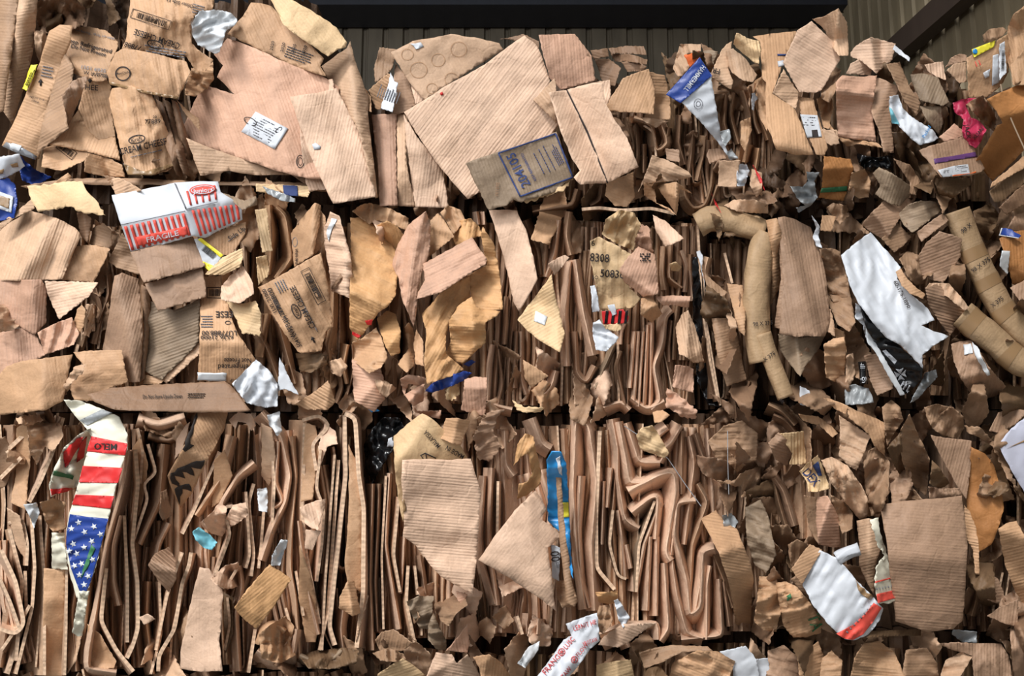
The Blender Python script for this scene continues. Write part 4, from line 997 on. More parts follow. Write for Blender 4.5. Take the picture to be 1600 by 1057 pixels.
def wire(name, label, p, d0, d1, r=.0022, col='wire'):
    V, Fc = [], []; n = 6
    for i, q in enumerate(p):
        t = i / (len(p) - 1); c = P(q[0], q[1], d0 + (d1 - d0) * t); a = P(*p[max(0, i - 1)], 0); b = P(*p[min(len(p) - 1, i + 1)], 0); tg = (b - a).normalized(); u = tg.cross(Vector((0, 1, 0))).normalized()
        for j in range(n): V.append(c + (u * math.cos(j * 6.2832 / n) + Vector((0, 1, 0)) * math.sin(j * 6.2832 / n)) * r)
    for i in range(len(p) - 1):
        for j in range(n): Fc.append((i * n + j, i * n + (j + 1) % n, (i + 1) * n + (j + 1) % n, (i + 1) * n + j))
    o = mesh_obj(name, V, Fc, mat(col)); tag(o, label, 'wire')
wire('baling_wire', 'thin pale strap curving down over the cartons at far upper right', p, .27, .30, .003, 'G')
# ================================================================ SECOND ROW, large loose pieces
S('A1', 'cardboard_sheet', 'long thin shelf-like board lying in the gap between the two upper left bales', '100,905 330,868 700,868 1244,882 1590,893 1600,935 1244,905 900,900 560,905 330,892 150,925', .04, 'M', cr=.03, ang=90, folds=[(100, 890, 1600, 905, 1.)], th=.012)
s = S('A2', 'cardboard_sheet', 'board end with blue band at the right of the shelf-like board', '0,893 120,897 262,905 265,935 250,960 120,945 0,932', .07, 'Y', cr=.1); s.patch('A2', 'blue_band', '130,900 200,903 205,955 135,948', 'navyink', .002)
S('A2', 'plastic_scrap', 'curled clear plastic under the blue-banded board', '30,905 110,930 190,965 190,985 120,975 60,945', .10, 'grey', cr=.4, wr=.8)
S('A1', 'cardboard_sheet', 'torn pale tan board jutting over the second-row left bale', '130,905 280,890 400,880 420,925 460,965 515,1048 460,1040 380,1030 345,1005 250,1020 185,1032 150,975', .16, 'Y', cr=.05, torn=1.8, bend=(90, .03), fl=.2)
s = S('A1', 'printed_carton', 'white printed carton corner at the far left above the blue box', '-20,765 95,748 122,808 60,850 -20,880', .12, 'W', cr=.2); s.patch('A1', 'brown_print', ['50,800 85,790 90,812 60,815', '-10,830 20,820 15,845 -10,850'], 'tape', .003)
s = S('A1', 'printed_carton', 'deep blue printed carton with white square at the far left edge', '-30,885 40,865 75,900 85,980 70,1060 -30,1080', .10, 'blue', cr=.2); s.patch('A1', 'white_square', '-20,925 65,955 55,1035 -20,1010', 'W', .003); s.patch('A1', 'brown_square', '-20,945 48,965 42,1015 -20,990', 'tape', .005)
S('A1', 'printed_carton', 'dark blue crumpled carton between the far left box and the crushed tube', '100,760 180,830 250,860 180,905 110,880 95,830', .04, 'blue', cr=.6, wr=1)
S('A1', 'cardboard_scrap', 'tan diagonal scrap reaching up from behind the torn pale board', '260,890 330,840 350,860 300,900 270,905', .09, 'K', cr=.2)
S('B1', 'cardboard_sheet', 'large tan ribbed board at the left edge of the second row', '-30,190 140,85 260,120 345,165 372,200 345,260 288,402 -30,408', .08, 'T', cr=.06, ang=-20, fl=1.6, folds=[(250, 130, 80, 400, .7), (310, 160, 200, 400, -.5), (345, 200, 270, 400, .5)])
S('B1', 'cardboard_sheet', 'narrow slanted tan board end above the large ribbed board at far left', '-20,160 60,100 150,30 160,75 60,125 0,180', .10, 'T')
S('B1', 'crushed_box', 'dark brown box end hanging under the torn pale board', '352,95 385,90 420,122 402,235 368,200', .07, 'B', cr=.2, folds=[(385, 90, 395, 230, 1)])
S('B1', 'cardboard_sheet', 'smooth brown curved board in the upper second-row left bale', '345,248 440,243 505,262 480,320 430,420 285,405', .07, 'K', bend=(90, .04))
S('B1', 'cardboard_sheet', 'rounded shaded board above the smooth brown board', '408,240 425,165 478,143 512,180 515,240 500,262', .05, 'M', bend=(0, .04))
S('B1', 'cardboard_sheet', 'pinkish ribbed board in the middle of the second row at far left', '-30,402 190,402 215,440 212,600 160,656 90,622 -30,600', .11, 'R', cr=.08, ang=-5, fl=1.4, folds=[(150, 400, 160, 650, .5)])
S('B1', 'cardboard_sheet', 'torn diamond of smooth tan board beside the pinkish ribbed board', '205,410 330,410 450,416 408,482 380,500 272,585 240,520 215,450', .13, 'P', cr=.06, torn=1)
S('B1', 'cardboard_scrap', 'crumpled torn edge at the left side under the pinkish board', '-30,515 30,520 90,615 60,635 -30,648', .14, 'T', cr=.8, wr=.8)
S('B1', 'cardboard_sheet', 'pale pink board sloping to the lower left of the second row', '-30,645 100,625 165,660 212,745 120,800 -30,880', .10, 'R', cr=.05, ang=5, fl=1.3)
S('B1', 'crushed_box', 'crumpled pink-tan box corner left of the dark folds', '172,645 250,605 330,575 362,650 340,702 205,748', .14, 'R', cr=.25, wr=.5)
S('B1', 'cardboard_scrap', 'rounded shiny tan roll end beside the dark folds', '340,600 352,540 375,518 392,540 387,612 360,662', .12, 'K', bend=(0, .05))
S('B1', 'cardboard_scrap', 'jagged torn fluted strip in the dark folds at left', '395,515 432,520 430,600 410,670 378,650 405,600', .12, 'T', cr=.5, fl=3, torn=2)
S('B1', 'cardboard_sheet', 'long bent kraft board at the bottom left of the second row', '-30,870 30,800 100,775 335,745 322,800 310,860 290,960 210,1002 -30,1030', .14, 'K', cr=.08, n=3, ang=10, folds=[(200, 760, 190, 1000, .4)], fl=.3)
S('B1', 'cardboard_sheet', 'short kraft board beside the long bent board at lower left', '335,735 450,728 560,726 572,800 588,872 510,900 430,960 340,955 310,870 385,800', .12, 'K', cr=.1, fl=.4)
S('B1', 'cardboard_scrap', 'crushed torn joint between the two kraft boards at lower left', '315,850 345,800 395,790 380,830 330,880 290,960 245,960 290,890', .18, 'T', cr=.9, wr=1.6, torn=1.6)
S('B1', 'cardboard_sheet', 'tall pale tan leaning board in the second-row left bale', '525,385 560,370 635,398 645,480 655,620 642,872 590,872 470,722 500,560', .09, 'N', cr=.04, ang=-15, fl=1, folds=[(545, 400, 625, 860, .5)])
S('B1', 'cardboard_sheet', 'crumpled tan board behind the white FRAGILE carton', '495,320 530,250 560,188 612,265 640,382 590,365 540,350', .07, 'M', cr=.2, fl=1.4)
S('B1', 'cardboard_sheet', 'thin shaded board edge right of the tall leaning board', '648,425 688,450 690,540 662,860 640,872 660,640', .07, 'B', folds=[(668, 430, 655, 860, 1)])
S('B1', 'cardboard_sheet', 'grey-brown board with diagonal ribs below the two pale flaps', '690,500 800,545 918,490 912,690 840,770 742,862 662,822 672,640', .06, 'G', cr=.03, ang=-70, fl=2)
S('B1', 'cardboard_sheet', 'tan board corner under the diagonal ribbed board', '742,862 912,690 918,740 800,850 765,880', .045, 'T')
S('B1', 'cardboard_sheet', 'small tan sliver at the base of the diagonal ribbed board', '662,838 760,858 730,885 655,882', .03, 'K')
# FRAGILE carton
s = S('B1', 'white_carton', 'white carton with red stripes printed FRAGILE in the second-row left bale', '512,15 660,-12 800,-42 1000,-48 1012,0 1060,30 1105,55 1112,128 1020,170 940,212 885,202 760,238 600,276 555,150', .17, 'W', cr=.03, n=3, fl=.5, ang=0, folds=[(555, 150, 860, 80, .4), (800, -40, 890, 205, .4)])
st = []
def lerp(a, b, t): return (a[0] + (b[0] - a[0]) * t, a[1] + (b[1] - a[1]) * t)
def stripes(q, n, duty=.5):        # q: top-left, top-right, bottom-right, bottom-left
    out = []
    for i in range(n):
        t0 = (i + .1) / n; t1 = t0 + duty / n; out.append([lerp(q[0], q[1], t0), lerp(q[0], q[1], t1), lerp(q[3], q[2], t1), lerp(q[3], q[2], t0)])
    return out
st = stripes([(565, 160), (855, 95), (885, 196), (600, 270)], 11) + stripes([(875, 85), (1100, 55), (1110, 122), (915, 205)], 9)
st += stripes([(850, -2), (1005, -35), (1012, 30), (868, 62)], 5, .3)
s.patch('B1', 'red_stripes', [gp('B1', p) for p in st], 'coral', .002)
s.patch('B1', 'red_banner', '622,208 852,158 862,196 636,248', 'coral', .005); text(s, 'B1', 'FRAGILE', 745, 204, 24, 13, 'W', wid=150, off=.0085)
arrow(s, 'B1', 650, 226, 34, 13, 'W'); arrow(s, 'B1', 840, 182, 34, 13, 'W')
s.patch('B1', 'red_oval', [gp('B1', ellipse(930, -10, 62, 24, 4))], 'coral', .005); text(s, 'B1', 'Juniors', 930, -8, 20, 6, 'W', wid=92, off=.0085); ring(s, 'B1', 930, -10, 54, 19, 4, 3, 'W', off=.008)
s.patch('B1', 'dark_crease', ['850,78 1000,44 1000,47 852,82', '553,150 850,86 850,90 556,153', '798,-40 804,-40 856,78 850,80'], 'greyink', .003)
S('B1', 'crushed_box', 'shiny crumpled strip of tan ply and foil right of the FRAGILE carton', '1000,0 1040,10 1120,40 1174,20 1180,60 1110,85 1060,40', .20, 'G', cr=.8, wr=1)
S('B1', 'cardboard_sheet', 'upper pale flap folded down below the FRAGILE carton', '597,278 740,240 885,205 915,270 942,340 800,382 660,418', .16, 'N', cr=.04, fl=.6, ang=10, tilt=(.0, .04))
S('B1', 'cardboard_sheet', 'lower pale flap folded down below the FRAGILE carton', '664,422 800,385 928,345 942,420 945,482 840,515 725,548', .14, 'N', cr=.03, fl=.4, ang=10)
s = S('B1', 'cardboard_sheet', 'tan flap with slanted Side Up print by the yellow label', '915,215 1020,175 1128,138 1125,190 1090,250 1060,290 1020,290', .12, 'K', cr=.08); text(s, 'B1', 'Side Up', 1085, 190, 22, 35, wid=90); lines(s, 'B1', 1070, 210, 60, 8, 1, 35)
s = S('B1', 'shipping_label', 'yellow and white barcode label right of the pale folded flaps', '890,218 920,210 1028,292 960,368 935,330', .17, 'W', cr=.05)
s.patch('B1', 'yellow_band', ['905,218 922,211 1025,290 1012,302', '940,332 975,350 960,366 935,340', '930,318 985,342 975,350 932,330'], 'yellow', .002); barcode(s, 'B1', 958, 275, 85, 46, -38, False)
S('B1', 'cardboard_sheet', 'woody ribbed tan flap with curved edge above the upside-down CHEESE box', '940,378 1020,300 1112,258 1115,300 1100,345 1030,380', .18, 'Y', cr=.06, fl=2.5, ang=-60)
S('B1', 'cardboard_sheet', 'folded tan board with bent corner above the upside-down CHEESE box', '1015,432 1060,380 1115,340 1160,420 1165,470 1100,512 1012,495', .17, 'P', cr=.3, wr=.3)
s = S('B1', 'crushed_box', 'flattened tan box printed upside down Refrigerated in the second-row left bale', '925,388 1010,385 1022,490 1045,508 1062,580 1092,652 1174,775 1130,850 1072,890 1035,870 905,866 915,700', .11, 'K', cr=.04, n=4, ang=0, folds=[(915, 690, 1100, 690, .6)])
text(s, 'B1', 'EESE', 1028, 562, 28, 180, wid=78); text(s, 'B1', 'LU77888.00', 1005, 648, 22, 180, wid=160); text(s, 'B1', '6536 21000', 995, 668, 17, 180, wid=150); text(s, 'B1', 'Not Freeze', 1090, 775, 22, 180, wid=125); text(s, 'B1', 'efrigerated', 1070, 804, 24, 180, wid=140)
barcode(s, 'B1', 985, 462, 70, 48, 180); lines(s, 'B1', 945, 595, 60, 60, 5, 180); ring(s, 'B1', 1045, 600, 14, 9, 0, 3, 'ink'); text(s, 'B1', 'FULL UP', 1085, 865, 12, 180)
s.patch('B1', 'tape_strip', '905,828 1040,832 1038,868 905,864', 'V', .003, torn=1)
S('B1', 'cardboard_sheet', 'torn pale sheet hanging over the right of the upside-down CHEESE box', '1040,502 1110,512 1174,500 1200,560 1195,665 1150,652 1108,650 1080,580', .15, 'Y', cr=.1, torn=1.4)
s = S('B1', 'cardboard_sheet', 'long dark brown board lying flat between second and third rows at left', '400,930 515,898 700,885 1030,868 1060,890 1150,1002 1050,1012 900,1012 700,1008 530,1000 435,965', .22, 'B', cr=.03, ang=90, fl=.4, th=.012, tilt=(0, .16))
text(s, 'B1', 'Do Not Store Upside Down', 745, 938, 18, 1, 'stain', wid=180); lines(s, 'B1', 900, 935, 80, 26, 3, 0, 'stain')
S('B2', 'plastic_sheet', 'crumpled white plastic sheet at the bottom of the second-row left bale', '-110,880 -60,830 0,770 60,820 100,882 98,985 40,990 -40,970', .19, 'W', cr=.3, wr=.7)
S('B2', 'paper_scrap', 'upright white torn paper right of the white plastic sheet', '108,760 125,790 160,870 195,930 130,905 100,915', .14, 'W', cr=.3)
S('B2', 'cardboard_scrap', 'narrow pale wooden-looking block at the top of the second-row left bale', '-5,82 48,74 62,180 76,272 28,278', .10, 'Y', cr=.1, fl=2, th=.02)
S('B2', 'cardboard_scrap', 'short pale fluted stub under the narrow pale block', '0,300 50,290 62,330 55,390 10,430', .08, 'Y', cr=.3, fl=2.5)
s = S('B2', 'cardboard_sheet', 'upright kraft board with vertical lettering behind the diagonal cream cheese box', '158,192 210,120 270,50 298,62 292,150 262,290 245,300 175,345', .07, 'K', cr=.06, folds=[(270, 50, 255, 300, .9)]); text(s, 'B2', 'R46 NNA', 185, 295, 12, 90, wid=70); ring(s, 'B2', 178, 230, 12, 22, 0, 2, 'greyink')
S('B2', 'cardboard_sheet', 'second kraft ply behind the upright lettered board', '290,70 320,118 322,200 300,262 262,290 280,170', .05, 'K')
s = S('B2', 'cardboard_sheet', 'greyish tan rolled board with shiny tape left of the dark bale gap', '310,172 340,90 382,110 402,180 432,280 456,500 400,475 345,455 330,330 315,250', .12, 'P', cr=.12, wr=.4, folds=[(400, 120, 420, 480, .9)]); s.patch('B2', 'tape_strip', '322,190 345,120 372,125 350,170 335,230', 'V', .003, torn=1)
S('B2', 'cardboard_scrap', 'dark wedge-shaped inner fold of the rolled board', '345,440 405,345 410,375 350,452', .14, 'B', cr=.2)
s = S('B2', 'crushed_box', 'tan cream cheese box turned on its side in the second-row left bale', '8,438 110,385 180,345 298,278 322,380 335,460 352,580 350,620 320,642 300,732 240,735 208,742 190,732 110,620 60,540', .15, 'K', cr=.07, n=4, wr=.15, ang=30)
text(s, 'B2', 'CREAM CHEESE', 213, 530, 27, 117, wid=215); logo_oval(s, 'B2', 184, 548, 37, 117); barcode(s, 'B2', 262, 432, 170, 42, 117)
text(s, 'B2', '7788800', 88, 500, 22, 117, wid=130); text(s, 'B2', '1LVL 21000', 60, 500, 18, 117, wid=120); text(s, 'B2', 'W SEP 01 2024 EU', 128, 580, 20, 117, wid=210); text(s, 'B2', '5041 LWL 1454', 165, 640, 20, 117, wid=160); arrow(s, 'B2', 262, 678, 32, 27); lines(s, 'B2', 115, 430, 60, 50, 4, 117); lines(s, 'B2', 240, 560, 190, 8, 1, 117)
S('B2', 'cardboard_sheet', 'dark bent board below the diagonal cream cheese box', '180,740 240,738 300,735 330,790 250,830 200,820', .04, 'Q', cr=.6, wr=1)
S('B2', 'cardboard_sheet', 'fan of brown ply at the bottom right of the second-row left bale', '180,975 270,915 330,865 350,920 365,965 330,1000 240,1000', .10, 'K', cr=.3, fl=2.5, ang=60)
S('B2', 'cardboard_scrap', 'curled tan ply above the fan of brown ply', '330,780 390,760 420,800 390,850 345,830', .08, 'T', cr=.6, wr=.8)
# middle bale of the second row
s = S('B2', 'crushed_box', 'broad kraft box side with red marks at the left of the second-row middle bale', '432,118 480,118 525,135 600,210 642,275 650,380 640,478 600,530 560,555 540,585 500,640 465,682 428,622 430,450', .09, 'A', cr=.14, n=6, ang=65, fl=.9, wr=.25, folds=[(430, 300, 640, 290, .3), (430, 455, 590, 520, .8)], bend=(0, .06))
s.patch('B2', 'red_stripe', ['500,592 535,585 530,612 508,610', '442,640 482,660 470,672 440,655'], 'red', .002)
S('B2', 'crushed_box', 'crumpled kraft crest on the top left of the second-row middle bale', '440,90 480,60 520,50 600,70 700,120 698,180 640,155 560,132 520,150', .08, 'K', cr=.5, wr=1)
S('B2', 'folded_cardboard', 'smooth curved ochre board behind the crumpled crest', '555,152 600,132 650,160 682,200 640,272 600,225', .06, 'A', bend=(45, .04))
S('B2', 'crushed_box', 'bent lower kraft board below the broad kraft box side', '440,690 480,675 552,622 580,680 605,760 570,810 520,835 440,770', .08, 'K', cr=.35, wr=.5)
S('B2', 'crushed_box', 'ribbed pinkish board at the lower left of the second-row middle bale', '440,770 520,800 562,790 590,870 592,950 540,1010 450,960', .06, 'R', cr=.2, fl=2, ang=80)
S('B2', 'crushed_box', 'pocket-shaped kraft fold in the lower second-row middle bale', '555,580 600,545 640,560 665,640 660,740 620,755 590,700', .09, 'A', cr=.25, bend=(0, .05))
S('B2', 'crushed_box', 'long twisted pink-brown fold down the middle of the second-row middle bale', '622,335 650,240 700,150 780,88 802,160 795,290 755,390 740,480 735,560 722,620 700,560 672,500 655,400', .12, 'R', cr=.22, wr=.5, n=5, folds=[(770, 100, 680, 520, 1.)])
S('B2', 'folded_cardboard', 'narrow upright fold under the long twisted fold', '700,600 722,630 735,700 725,800 690,830 650,790 700,720 680,620', .09, 'K', cr=.7, folds=[(700, 600, 700, 830, 1.5)])
S('B2', 'folded_cardboard', 'second narrow fold left of the shiny ochre board', '735,630 768,690 770,800 730,790 722,700', .08, 'K', cr=.4)
S('B2', 'crushed_box', 'kraft pocket at the top centre of the second-row middle bale', '800,130 835,98 870,140 910,205 840,262 798,295', .10, 'K', cr=.25, bend=(45, .05))
S('B2', 'crushed_box', 'curled dark-edged kraft corner at the top of the second-row middle bale', '845,95 880,60 940,85 960,130 905,200 880,150', .07, 'K', cr=.7, wr=.8)
S('B2', 'crushed_box', 'rumpled kraft crest right of the diagonal flap', '900,205 935,130 985,122 1025,160 1040,200 985,215 920,260', .08, 'A', cr=.4, wr=.6)
S('B2', 'cardboard_sheet', 'diagonal ribbed flap across the second-row middle bale', '765,330 880,268 990,208 1060,310 1052,332 950,392 850,462 790,478 735,492 742,460 775,405', .17, 'R', cr=.1, ang=-65, fl=1, wr=.12)
S('B2', 'crushed_box', 'large ochre box side at the right of the second-row middle bale', '970,385 1060,335 1030,200 1040,160 1092,240 1112,340 1132,540 1060,545 988,548 985,460', .13, 'A', cr=.2, ang=85, fl=.9, wr=.3, bend=(0, .08))
S('B2', 'crushed_box', 'shiny curved ochre sheet sweeping down the second-row middle bale', '845,460 900,420 982,388 985,480 930,520 895,570 872,660 870,740 955,815 900,845 785,882 770,780 780,640 760,560 800,520', .11, 'A', cr=.15, n=5, wr=.6, ang=-30, fl=.9, bend=(-20, .08))
S('B2', 'crushed_box', 'shiny crumpled ochre fold at the heart of the second-row middle bale', '885,590 930,520 990,480 1010,530 1120,548 1105,570 1052,600 1055,690 1000,740 945,792 865,745 892,690', .16, 'A', cr=.3, n=6, wr=.7, fl=1.4, folds=[(990, 480, 1000, 780, .9), (885, 620, 1060, 600, .7)])
S('B2', 'plastic_bag', 'deep blue plastic lining at the bottom of the second-row middle bale', '775,915 800,885 850,850 960,822 992,832 960,862 900,892 810,922', .12, 'blue', cr=.3, wr=.8)
S('B2', 'plastic_scrap', 'small blue piece caught between brown folds in the middle bale', '950,790 990,770 1010,780 975,802', .06, 'blue', cr=.3)
S('B2', 'plastic_scrap', 'tiny blue and white scrap in the gap above the third row', '515,998 545,992 568,1004 530,1012', .04, 'sky')
for i, (p, w_) in enumerate((('660,860 700,838 772,850 770,900 700,880 680,940', 'upper'), ('680,930 730,900 775,880 768,960 720,985', 'middle'), ('722,985 740,1005 850,1002 845,1042 730,1012', 'lowest'))):
    S('B2', 'folded_cardboard', '%s pink folded loop at the bottom of the second-row middle bale' % w_, p, .10 - .01 * i, 'R', cr=.8, wr=.5)
S('B2', 'crushed_box', 'crumpled grey-tan flap beside the pink folded loops', '545,860 600,870 645,900 600,945 560,920', .08, 'T', cr=.5, wr=.8)
S('B2', 'cardboard_scrap', 'torn pale scrap below the blue plastic lining', '870,900 925,880 935,930 900,960 870,950', .10, 'Y', cr=.8, wr=1, torn=2)
S('B2', 'small_box', 'small square fluted pink-tan box end in the second-row middle bale', '955,862 1000,848 1060,852 1058,940 1050,1030 940,1002', .12, 'R', cr=.06, fl=1.2, ang=5, folds=[(950, 900, 1060, 900, .6)])
S('B2', 'cardboard_scrap', 'torn scrap sticking out above the gap right of the small box end', '1010,1040 1080,1010 1140,1000 1090,1040 1030,1070', .10, 'T', cr=.4, torn=2)
S('B3', 'cardboard_sheet', 'long pale leaning board between second-row middle bale folds', '-106,85 -40,82 22,85 70,190 118,400 32,552 5,500 -50,260', .10, 'P', cr=.03, ang=-15, fl=.5)
s = S('B3', 'cardboard_sheet', 'pale kraft flap with clear tape over the second-row middle bale folds', '25,588 100,490 182,378 200,485 242,650 220,738 140,690 65,632', .14, 'Y', cr=.1, ang=-60, fl=.9, folds=[(182, 380, 220, 730, .5), (110, 490, 240, 650, -.4)]); s.patch('B3', 'tape_strip', '108,545 162,572 150,612 100,592', 'V', .002)
S('B3', 'cardboard_sheet', 'brown bent flap low between the upright folds', '50,770 168,845 90,900 60,860', .09, 'K', cr=.1)
S('B3', 'cardboard_sheet', 'small bent flap near the top of the folds in the middle bale', '165,330 215,300 245,290 265,300 225,350 195,385', .10, 'P', cr=.3)
S('B3', 'cardboard_scrap', 'pale torn fluted strip at the bottom of the second-row middle bale', '0,955 50,985 150,990 130,1010 50,1012 20,1000', .12, 'Y', cr=.5, fl=2.5, torn=1.5)
s = S('B3', 'crushed_box', 'pale yellow crushed carton with numbers 8308 and 50836 on its side', '400,205 480,245 560,295 500,372 540,440 592,488 560,530 450,545 402,540 385,430 358,300 358,225', .13, 'Y', cr=.14, wr=.35, ang=0, fl=.7)
text(s, 'B3', '8308', 402, 302, 38, -4, wid=88); text(s, 'B3', '50836', 460, 376, 36, -4, wid=110); text(s, 'B3', '6', 372, 235, 26, 0); text(s, 'B3', 'LO', 382, 392, 16, -4)
S('B3', 'crushed_box', 'crumpled pale lid above the carton numbered 8308', '412,195 430,125 490,82 560,95 592,150 565,225 560,270 480,240', .14, 'Y', cr=.5, wr=1.1)
S('B3', 'cardboard_scrap', 'torn grey-pink ragged strip right of the crumpled pale lid', '560,230 590,150 625,160 645,230 650,290 600,270', .15, 'R', cr=.8, wr=1., torn=2)
s = S('B3', 'cardboard_sheet', 'pinkish folded box end with a printed code in the second-row middle bale', '493,355 530,300 580,250 655,285 668,380 672,470 600,482 550,440 510,408', .17, 'R', cr=.12, folds=[(500, 370, 640, 460, .6)])
s.patch('B3', 'smudged_print', [gp('B3', rect(590 + (i % 5) * 10 + (i * 7 % 3), 285 + (i // 5) * 10, 6 + i % 3 * 3, 6, -12)) for i in range(20) if i % 4 != 2], 'ink', .003)
s = S('B3', 'paper_scrap', 'white paper with red and black stripes under the numbered carton', '412,548 510,538 535,570 530,595 505,605 418,608', .14, 'red', cr=.1); s.patch('B3', 'black_stripes', [gp('B3', [(430 + i * 30, 546), (443 + i * 30, 544), (436 + i * 30, 604), (423 + i * 30, 606)]) for i in range(4)], 'black', .002)
s.patch('B3', 'white_patch', '438,520 470,515 480,560 460,570', 'W', .004, torn=1)
S('B3', 'plastic_sheet', 'torn white sheet hanging below the red and black stripes', '372,600 400,585 425,620 490,668 478,690 432,732 385,726 368,640', .13, 'W', cr=.2, wr=.4)
S('B3', 'plastic_sheet', 'upper strip of white sheet along the numbered carton', '358,432 380,428 395,490 402,550 368,552', .11, 'W', cr=.2)
S('B3', 'cardboard_scrap', 'tan torn paper under the striped scrap', '418,608 500,600 500,635 470,640 430,630', .135, 'Y', cr=.2, torn=1.5)
S('B3', 'crushed_box', 'curved tan flap at the upper right of the second-row middle bale', '645,105 700,130 760,185 788,215 740,240 702,252 660,180', .13, 'P', cr=.15, bend=(45, .04))
S('B3', 'folded_cardboard', 'bent pink-brown board arm above the hanging fan of ply', '655,480 740,474 820,478 812,530 740,520 690,520', .13, 'R', cr=.2, folds=[(655, 500, 820, 500, 1)])
S('B3', 'folded_cardboard', 'crushed box corner left of the bent board arm', '592,490 640,470 660,510 690,560 640,602 588,560', .12, 'K', cr=.5, wr=.4)
S('B3', 'folded_cardboard', 'hanging fan of pale ply in the second-row middle bale', '750,620 780,560 808,542 840,620 862,690 880,778 830,785 790,752 765,745', .12, 'T', cr=.4, n=6, fl=2, ang=10, folds=[(808, 545, 800, 780, 1.3), (808, 545, 845, 780, -1)])
S('B3', 'cardboard_scrap', 'pulp flower-shaped tan knot inside the looped folds', '722,330 750,320 780,345 765,365 730,362', .10, 'Y', cr=.8, wr=1)
S('B3', 'small_box', 'small square crumpled pink board beside the black gap', '748,795 800,798 832,812 832,922 780,912 735,893', .13, 'R', cr=.2, wr=.4)
S('B3', 'cardboard_scrap', 'crumpled pink torn board at the bottom beside the black gap', '710,900 760,925 850,1002 842,1042 780,1035 705,985', .12, 'R', cr=.5, wr=1, torn=1.5)
S('B3', 'cardboard_scrap', 'small kraft scrap hanging over the row gap near the wire', '645,1010 690,1000 725,1025 690,1055 655,1062', .10, 'K', cr=.4)
S('B3', 'plastic_bag', 'glossy black plastic sheet in the gap between middle and right second-row bales', '826,300 850,300 870,480 895,640 940,850 960,985 900,980 850,880 835,700', -.04, 'black', cr=.4, wr=.8)
# right bale of the second row: paper tubes
t = Tube('B3', 'paper_tube', 'upper bent paper tube arching over the second-row right bale', '850,150 905,128 990,130 1080,160 1160,185', 56, .04, 'U', cr=.14)
t.obj['label'] = 'bent beige paper tube arching over the top left of the second-row right bale'
t = Tube('B3', 'paper_tube', 'tall vertical paper tube printed 98 X at the left of the second-row right bale', '1180,190 1140,290 1125,420 1120,560 1135,700 1150,780', 62, .07, 'U', cr=.06); text(t, 'B3', '98 X 375', 1150, 603, 18, 5, wid=90)
t = Tube('B4', 'paper_tube', 'short lower paper tube with number 375 beside the vertical tube', '-25,650 10,760 50,860 82,945', 40, .10, 'U', cr=.05); text(t, 'B4', 'X 375', 5, 755, 18, 35, wid=62); text(t, 'B4', '98', 62, 960, 16, -40)
t = Tube('B4', 'paper_tube', 'long diagonal paper tube printed 98 X 375 at the right of the second row', '868,85 905,190 955,310 1020,440 1090,560 1174,650 1230,690', 62, .10, 'U', bands=(.28, .5, .72), cr=.04)
text(t, 'B4', '98 X', 910, 165, 20, 38, wid=56); text(t, 'B4', '98 X 375', 975, 335, 20, 36, wid=100); text(t, 'B4', 'X 375', 1050, 505, 20, 38, wid=66)
t = Tube('B4', 'paper_tube', 'lower paper tube running to the right edge of the second row', '890,560 960,620 1060,700 1130,765 1190,790 1260,780', 66, .13, 'U', bands=(.12, .62), cr=.05)
S('B4', 'crushed_box', 'fluted dark brown box end feeding into the lower paper tube', '720,440 780,418 850,470 925,535 880,600 835,662 780,590 735,520', .15, 'N', cr=.1, fl=3, ang=75, folds=[(720, 430, 920, 540, .4)])
S('B4', 'crushed_box', 'curved tape-wrapped top edge of the fluted dark box end', '722,440 740,418 830,420 900,500 925,535 900,545 820,480', .19, 'T', cr=.15, wr=.5)
S('B4', 'folded_cardboard', 'large grey-brown folded sheet tapering down the second-row right bale', '45,118 75,112 130,128 195,162 245,280 270,430 285,590 262,662 130,667 50,650 68,400', .12, 'N', cr=.06, ang=10, folds=[(85, 220, 180, 520, .7), (110, 130, 260, 640, -.4)], n=3)
S('B4', 'folded_cardboard', 'left narrow fold of the grey-brown tapering sheet', '45,180 80,210 140,330 132,480 120,668 28,620 60,400', .09, 'N', cr=.2, folds=[(80, 210, 60, 640, 1)])
S('B4', 'folded_cardboard', 'pointed lower end of the grey-brown tapering sheet', '45,652 130,667 262,662 235,720 170,800 148,848 100,790 60,735', .10, 'G', cr=.2, folds=[(130, 665, 150, 845, 1)])
S('B4', 'folded_cardboard', 'narrow orange-brown ply beside the tall vertical paper tube', '-10,130 40,120 62,180 66,300 55,440 10,520 20,300', .085, 'K', cr=.4, folds=[(30, 130, 30, 500, 1.2)])
S('B4', 'crushed_box', 'long crinkled kraft box between grey-brown sheet and white sheet', '235,262 290,258 332,275 365,400 402,598 372,642 320,610 282,520 262,400', .09, 'M', cr=.5, wr=1.1, ang=60)
S('B4', 'cardboard_sheet', 'small bright tan board beside the crinkled kraft box', '240,542 288,538 302,600 308,665 270,640', .12, 'T', cr=.1)
S('B4', 'cardboard_scrap', 'short bent tan strip beneath the crinkled kraft box', '300,622 350,640 362,740 322,738', .10, 'K', cr=.4)
S('B4', 'crushed_box', 'upright shiny kraft block at the bottom of the second-row right bale', '255,700 300,672 350,665 360,720 350,885 300,870 265,852', .09, 'K', cr=.3, wr=.5)
S('B4', 'plastic_scrap', 'crumpled brown-white wrapping right of the shiny kraft block', '360,750 390,740 402,830 380,890 355,880', .08, 'T', wr=1.2)
s = S('B4', 'plastic_sheet', 'large white plastic sheet sliding diagonally down the second-row right bale', '335,290 400,235 470,186 540,265 608,345 592,400 655,470 730,532 765,590 702,612 760,640 828,662 760,705 708,748 710,810 610,705 540,668 480,600 420,520 375,430', .23, 'W', cr=.08, n=5, wr=.2, fl=.2, tilt=(.01, -.01), folds=[(600, 610, 640, 500, .12)])
